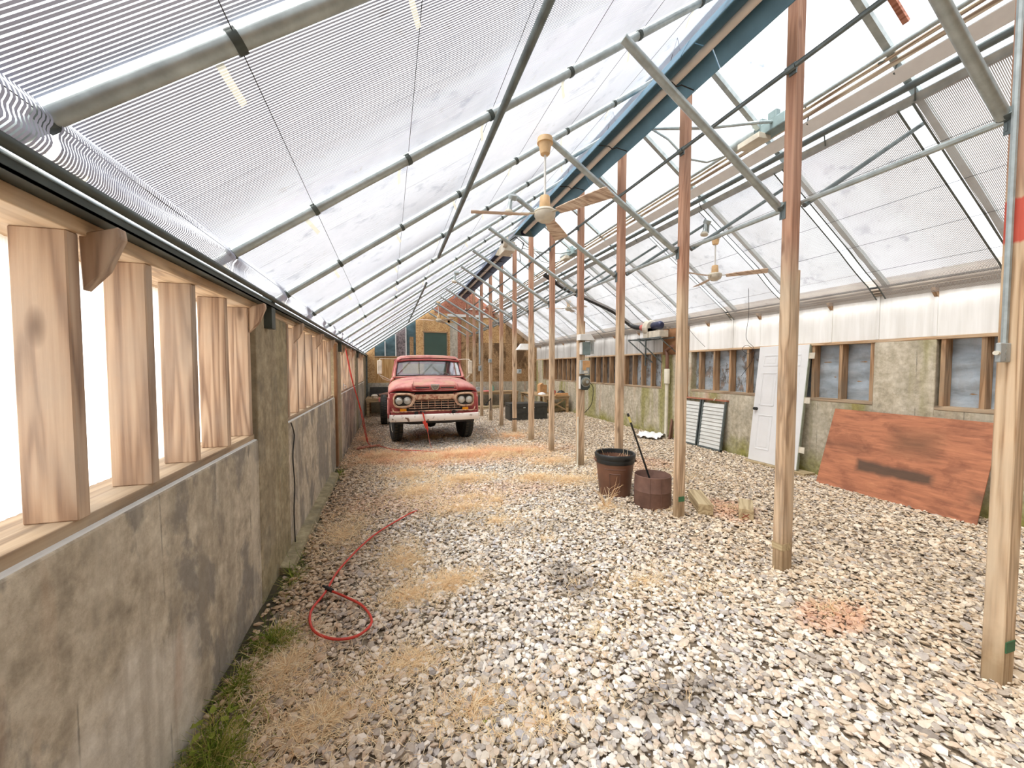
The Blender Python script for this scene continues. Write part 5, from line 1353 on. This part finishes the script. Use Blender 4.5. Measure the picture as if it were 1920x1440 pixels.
# front face behind lamps and grille
m = MB(); m.bb(-0.99, 0.99, 0.42, 0.46, 0.72, 1.24); m.build('radiator_support', 'black', T)
for s in (-1, 1):
    m = MB()
    m.prism([(s * 0.64, 0.79), (s * 0.99, 0.79), (s * 0.995, 1.0), (s * 0.985, 1.2), (s * 0.93, 1.215), (s * 0.44, 1.2), (s * 0.44, 1.08), (s * 0.60, 0.9)], 'Y', 0.345, 0.42); m.build('front_panel', 'red_paint', T, bev=0.012)
def loop(pts, rad, sub=2):
    P = [Vector(p) for p in pts]; n = len(P); out = []
    for i in range(n):
        a, b, c = P[i - 1], P[i], P[(i + 1) % n]
        l = min(rad, (a - b).length * 0.45, (c - b).length * 0.45)
        p, q = b + (a - b).normalized() * l, b + (c - b).normalized() * l
        for k in range(sub + 1):
            t = k / sub
            out.append(p * (1 - t) ** 2 + b * 2 * t * (1 - t) + q * t * t)
    return out
for s in (-1, 1):
    O = loop([(s * 0.40, 0.235, 1.10), (s * 0.47, 0.225, 1.185), (s * 0.60, 0.22, 1.212), (s * 0.86, 0.25, 1.21), (s * 0.925, 0.30, 1.13), (s * 0.915, 0.29, 0.95), (s * 0.85, 0.25, 0.878), (s * 0.62, 0.225, 0.87), (s * 0.50, 0.225, 0.92)], 0.07)
    I = loop([(s * 0.515, 0.30, 1.10), (s * 0.56, 0.30, 1.14), (s * 0.62, 0.30, 1.155), (s * 0.82, 0.31, 1.155), (s * 0.875, 0.33, 1.10), (s * 0.87, 0.33, 0.98), (s * 0.82, 0.31, 0.925), (s * 0.64, 0.30, 0.92), (s * 0.54, 0.30, 0.96)], 0.05)
    Mi = [o * 0.45 + i * 0.55 + Vector((0, -0.05, 0)) for o, i in zip(O, I)]
    n = len(O); V = O + Mi + I; F = []
    for r in (0, n):
        for k in range(n): F.append((r + k, r + (k + 1) % n, r + n + (k + 1) % n, r + n + k))
    B = [o + Vector((0, 0.1, 0)) for o in O]
    V = V + B
    for k in range(n): F.append((k, (k + 1) % n, 3 * n + (k + 1) % n, 3 * n + k))
    m = MB(); m.add(V, F); bz = m.build('headlight_bezel', 'bezel', T, True)
    m = MB(); m.prism([(p.x, p.z) for p in I], 'Y', 0.30, 0.34); m.build('lamp_bucket', 'iron', T)
    for x in (0.612, 0.792):
        hl = MB(); hl.lathe([(0.001, 0.030), (0.035, 0.026), (0.06, 0.014), (0.071, 0.002), (0.071, -0.02), (0.001, -0.02)], 24, (s * x, 0.27, 1.037), Matrix.Rotation(math.pi / 2, 3, 'X')); h_ = hl.build('headlight', 'lamp_glass', T, True)
        hl = MB(); hl.lathe([(0.069, 0.0), (0.072, 0.02), (0.083, 0.018), (0.085, -0.02), (0.069, -0.02)], 24, (s * x, 0.275, 1.037), Matrix.Rotation(math.pi / 2, 3, 'X')); hl.build('chrome_ring', 'chrome', h_, True)
    m = MB(); m.bb(min(s * 0.63, s * 0.77), max(s * 0.63, s * 0.77), 0.235, 0.29, 0.792, 0.862); m.build('turn_signal', 'amber', T, bev=0.01)
# grille
gr = thing('grille', None, None); gr.parent = T
m = MB(); m.prism([(-0.44, 1.05), (0.44, 1.05), (0.46, 1.12), (0.44, 1.175), (-0.44, 1.175), (-0.46, 1.12)], 'Y', 0.22, 0.30); m.build('top_bar', 'grille', gr, bev=0.02)
m = MB(); m.bb(-0.66, 0.66, 0.32, 0.34, 0.80, 1.06); m.build('dark_recess', 'black', gr)
for k, z in enumerate((1.022, 0.965, 0.91, 0.86)):
    w = 0.40 + (1.05 - z) * 0.95
    m = MB(); m.tube([(-w, 0.255, z), (w, 0.255, z)], 0.0085, 6); m.build('grille_bar', 'grille', gr, True)
for x in (-0.45, -0.30, -0.15, 0.0, 0.15, 0.30, 0.45):
    m = MB(); m.tube([(x, 0.265, 0.84), (x, 0.265, 1.05 - max(0, abs(x) - .38) * 1.3)], 0.007, 6); m.build('grille_bar', 'grille', gr, True)
m = MB(); m.tube([(-0.93, 0.27, 0.87), (-0.91, 0.25, 0.80), (-0.85, 0.235, 0.785), (0, 0.225, 0.80), (0.85, 0.235, 0.785), (0.91, 0.25, 0.80), (0.93, 0.27, 0.87)], 0.016, 8); m.build('lower_frame', 'grille', gr, True)
m = MB(); m.prism([(-0.98, 0.80), (0.98, 0.80), (0.95, 0.64), (-0.95, 0.64)], 'Y', 0.26, 0.34); m.build('valance', 'red_paint', T, bev=0.015)
# bumper
m = MB(); rows = []
for x, y in ((-1.0, 0.12), (-0.98, 0.06), (-0.9, 0.02), (-0.5, 0.0), (0, -0.005), (0.5, 0.0), (0.9, 0.02), (0.97, 0.06), (0.985, 0.12)):
    rows.append([(x, y + 0.04, 0.595), (x, y + 0.005, 0.602), (x, y, 0.618), (x, y - 0.006, 0.67), (x, y, 0.724), (x, y + 0.006, 0.738), (x, y + 0.04, 0.745)])
m.grid(rows); m.build('bumper', 'bumper', T, True, solid=0.008)
m = MB(); m.bb(-0.88, 0.88, 0.12, 0.16, 0.54, 0.63); m.build('bumper_beam', 'iron', T)
for x in (-0.33, 0.4):
    hk = MB(); hk.tube([(x, 0.2, 0.78), (x, 0.05, 0.80), (x - 0.02, -0.03, 0.82), (x + 0.05, -0.03, 0.80), (x + 0.08, 0.06, 0.79)], 0.016, 6); hk.build('tow_hook', 'iron', T, True)
m = MB(); m.tube([(-0.30, -0.03, 0.80), (-0.27, -0.05, 0.66), (-0.22, -0.06, 0.5)], 0.016, 6); m.tube([(-0.29, -0.04, 0.60), (-0.22, -0.06, 0.44)], 0.022, 6); m.prism([(-0.24, 0.56), (-0.205, 0.57), (-0.185, 0.42), (-0.2, 0.34), (-0.215, 0.42)], 'Y', -0.07, -0.06); tag(m.build('red_strap', 'red_hose', T, True), 'red tie strap hanging from the tow hook')
m = MB(); m.tube([(-0.2, -0.06, 0.38), (-0.17, -0.05, 0.2), (-0.12, -0.02, 0.0)], 0.006, 6); m.build('strap_cord', 'pink', T, True)
# fender sides with wheel arches
for s in (-1, 1):
    arch = [(1.22 + 0.56 * math.cos(a), 0.42 + 0.56 * math.sin(a)) for a in np.linspace(math.radians(150), math.radians(5), 12)]
    poly = [(0.30, 0.66)] + [(0.62, 0.66)] + arch + [(1.86, 0.46), (1.86, 1.30), (0.9, 1.285), (0.55, 1.25), (0.42, 1.2), (0.33, 1.1)]
    m = MB(); m.prism(poly, 'X', s * 0.985, s * 1.02); m.build('fender', 'red_paint', T, bev=0.01)
    m = MB(); m.tube([(s * 1.025, y, z) for y, z in arch], 0.018, 6); m.build('arch_lip', 'red_paint', T, True)
    m = MB(); m.bb(min(s * 0.60, s * 0.985), max(s * 0.60, s * 0.985), 0.46, 0.5, 0.6, 1.2); m.build('splash_panel', 'iron', T)
# cab
cab = thing('cab', None, None); cab.parent = T
def P_(s, w, y, z): return (s * w, y, z)
for s in (-1, 1):
    m = MB(); m.grid([[P_(s, 0.985, 1.5, 1.30), P_(s, 0.985, 2.9, 1.30)], [P_(s, 1.0, 1.5, 1.0), P_(s, 1.0, 2.9, 1.0)], [P_(s, 0.97, 1.5, 0.55), P_(s, 0.97, 2.9, 0.55)]]); m.build('door', 'red_paint', cab, solid=0.02)
    m = MB(); m.grid([[P_(s, 0.87, 1.5, 1.555), P_(s, 0.87, 2.9, 1.555)], [P_(s, 0.95, 1.5, 1.45), P_(s, 0.95, 2.9, 1.45)], [P_(s, 0.985, 1.5, 1.30), P_(s, 0.985, 2.9, 1.30)]]); m.build('belt_panel', 'red_paint', cab, True, solid=0.02)
    m = MB(); m.tube([P_(s, 0.875, 1.5, 1.53), P_(s, 0.865, 1.56, 1.62), P_(s, 0.80, 1.72, 1.90), P_(s, 0.77, 1.76, 1.98)], [0.038, 0.034, 0.032, 0.034], 8); m.build('front_pillar', 'red_paint', cab, True)
    m = MB(); m.tube([P_(s, 0.87, 2.85, 1.53), P_(s, 0.78, 2.8, 1.98)], 0.06, 8); m.build('rear_pillar', 'red_paint', cab, True)
m = MB(); rows = []
for x, dz in ((-0.80, -0.10), (-0.775, -0.03), (-0.70, 0.015), (-0.4, 0.04), (0, 0.048), (0.4, 0.04), (0.70, 0.015), (0.775, -0.03), (0.80, -0.10)):
    rows.append([(x * 0.985, 1.70, 2.035 + dz * .75), (x, 1.62, 2.00 + dz), (x, 1.64, 2.03 + dz), (x, 1.75, 2.055 + dz), (x, 2.3, 2.075 + dz), (x, 2.8, 2.05 + dz), (x * 0.98, 2.9, 1.98 + dz)])
m.grid(rows); m.build('roof', 'red_paint', cab, True, solid=0.02)
m = MB(); m.tube([(-0.785, 1.66, 1.955), (-0.5, 1.645, 1.985), (0, 1.64, 1.995), (0.5, 1.645, 1.985), (0.785, 1.66, 1.955)], 0.028, 8); m.build('visor_lip', 'red_paint', cab, True)
m = MB(); m.grid([[(-0.95, 1.45, 1.44), (-0.86, 1.45, 1.53), (0, 1.42, 1.56), (0.86, 1.45, 1.53), (0.95, 1.45, 1.44)], [(-0.95, 1.62, 1.44), (-0.86, 1.60, 1.555), (0, 1.58, 1.575), (0.86, 1.60, 1.555), (0.95, 1.62, 1.44)]]); m.build('cowl', 'red_paint', cab, solid=0.02)
WB = [(-0.83, 1.585, 1.575), (-0.55, 1.54, 1.578), (0, 1.52, 1.582), (0.55, 1.54, 1.578), (0.83, 1.585, 1.575)]
WTp = [(-0.765, 1.70, 1.925), (-0.5, 1.665, 1.945), (0, 1.65, 1.955), (0.5, 1.665, 1.945), (0.765, 1.70, 1.925)]
m = MB(); m.grid([WB, [tuple((Vector(a) + Vector(b)) / 2) for a, b in zip(WB, WTp)], WTp]); m.build('windscreen', 'glass', cab, True)
m = MB(); m.tube(WB + list(reversed(WTp)) + [WB[0]], 0.016, 6); m.build('windscreen_seal', 'rubber', cab, True)
m = MB(); m.tube([(-0.25, 1.535, 1.58), (-0.235, 1.655, 1.95)], 0.004, 5); m.build('antenna_wire', 'iron', cab)
m = MB(); m.bb(-0.86, 0.86, 2.84, 2.88, 0.6, 1.6); m.bb(-0.86, -0.62, 2.84, 2.88, 1.6, 2.0); m.bb(0.62, 0.86, 2.84, 2.88, 1.6, 2.0); m.bb(-0.86, 0.86, 2.84, 2.88, 1.9, 2.04); m.build('rear_panel', 'red_paint', cab)
m = MB(); m.bb(-0.62, 0.62, 2.855, 2.86, 1.6, 1.9); m.build('rear_window', 'glass', cab)
m = MB(); m.bb(-0.7, 0.7, 2.35, 2.8, 0.8, 1.25); m.bb(-0.7, 0.7, 2.65, 2.8, 1.25, 1.5); m.build('seat', 'brown_plastic', cab, bev=0.04)
m = MB(); m.bb(-0.86, 0.86, 1.6, 1.8, 1.1, 1.5); m.bb(-0.9, 0.9, 1.5, 2.8, 0.6, 0.66); m.build('dashboard', 'red_paint', cab, bev=0.02)
m = MB(); ring = [(0.42 + 0.2 * math.cos(a), 1.93 + 0.1 * math.sin(a), 1.48 + 0.16 * math.sin(a)) for a in np.linspace(0, 2 * math.pi, 25)]; m.tube(ring, 0.014, 6, False); m.tube([(0.42, 1.93, 1.48), (0.42, 1.7, 1.3)], 0.02, 6); m.build('steering_wheel', 'offwhite', cab, True)
# door mirrors
for s in (-1, 1):
    mr = thing('side_mirror', None, None); mr.parent = T
    x = 1.215 if s < 0 else 1.065
    m = MB(); m.bb(s * x - 0.055, s * x + 0.055, 1.44, 1.49, 1.615, 1.965); m.build('mirror_head', 'offwhite', mr, bev=0.02)
    m = MB(); m.tube(smooth_path([(s * 0.80, 1.72, 2.0), (s * (x - 0.08), 1.55, 2.005), (s * (x - .01), 1.49, 1.985), (s * x, 1.475, 1.93)], 3), 0.010, 6); m.build('mirror_arm', 'offwhite', mr, True); m = MB(); m.tube([(s * x, 1.475, 1.66), (s * x, 1.475, 1.60), (s * 0.90, 1.6, 1.43)], 0.011, 6); m.build('mirror_arm', 'offwhite', mr, True); m = MB(); m.tube(smooth_path([(s * x, 1.475, 1.60), (s * (x - .08), 1.5, 1.50), (s * 0.93, 1.6, 1.43)], 3), 0.008, 6); m.build('mirror_arm', 'offwhite', mr, True)
# wheels
def wheel(x, y, z, r, w, rz=0.0):
    wt_ = thing('wheel', None, None); wt_.parent = T; wt_.location = (x, y, z); wt_.rotation_euler.z = rz
    R = Matrix.Rotation(math.pi / 2, 3, 'Y')
    m = MB(); m.lathe([(r * 0.56, -w * .38), (r * .62, -w * .46), (r * .82, -w * .52), (r * .94, -w * .48), (r * .985, -w * .42), (r, -w * .3), (r, w * .3), (r * .985, w * .42), (r * .94, w * .48), (r * .82, w * .52), (r * .62, w * .46), (r * .56, w * .38), (r * .56, -w * .38)], 36, (0, 0, 0), R); m.build('tyre', 'rubber', wt_, True)
    m = MB()
    for k in range(40):
        a = 2 * math.pi * k / 40
        for sg in (-1, 1):
            m.box((sg * w * .27, r * 0.998 * math.cos(a + sg * .04), r * 0.998 * math.sin(a + sg * .04)), (w * .3, r * .09, 0.02), Matrix.Rotation(a - math.pi / 2, 3, 'X'))
    tr = m.build('tread_blocks', 'tread', wt_); tag(tr, kind='stuff')
    m = MB(); m.lathe([(0.001, -w * .1), (r * .2, -w * .12), (r * .3, w * .05), (r * .5, w * .1), (r * .57, w * .4), (r * .54, w * .42), (r * .48, w * .12)], 24, (0, 0, 0), R if x > 0 else Matrix.Rotation(-math.pi / 2, 3, 'Y')); m.build('rim', 'offwhite', wt_, True)
    return wt_
wheel(-0.845, 1.25, 0.455, 0.475, 0.22, 0.13)
wheel(0.855, 1.25, 0.445, 0.475, 0.22, 0.13)
for s in (-1, 1):
    wheel(s * 1.17, 4.62, 0.42, 0.475, 0.20); wheel(s * 0.92, 4.62, 0.42, 0.475, 0.20)
# chassis
m = MB()
for s in (-1, 1): m.bb(s * 0.42 - 0.04, s * 0.42 + 0.04, 0.2, 6.0, 0.62, 0.80)
m.bb(-0.45, 0.45, 5.9, 6.0, 0.62, 0.8); m.bb(-0.45, 0.45, 3.4, 3.5, 0.62, 0.8); m.build('frame_rails', 'iron', T)
m = MB(); m.tube([(-0.75, 1.25, 0.44), (-0.5, 1.25, 0.40), (0.5, 1.25, 0.40), (0.75, 1.25, 0.44)], 0.04, 8); m.lathe([(0.001, -0.16), (0.12, -0.1), (0.15, 0), (0.12, 0.1), (0.001, 0.16)], 12, (0.0, 1.25, 0.42), Matrix.Rotation(math.pi / 2, 3, 'Y')); m.build('front_axle', 'iron', T, True)
m = MB(); m.tube([(-1.0, 4.62, 0.44), (1.0, 4.62, 0.44)], 0.06, 8); m.lathe([(0.001, -0.2), (0.16, -0.1), (0.18, 0), (0.16, 0.1), (0.001, 0.2)], 14, (0, 4.62, 0.44), Matrix.Rotation(math.pi / 2, 3, 'X')); m.build('rear_axle', 'iron', T, True)
m = MB(); m.bb(-0.3, 0.3, 0.6, 1.6, 0.5, 1.2); m.build('engine_block', 'iron', T, bev=0.03)
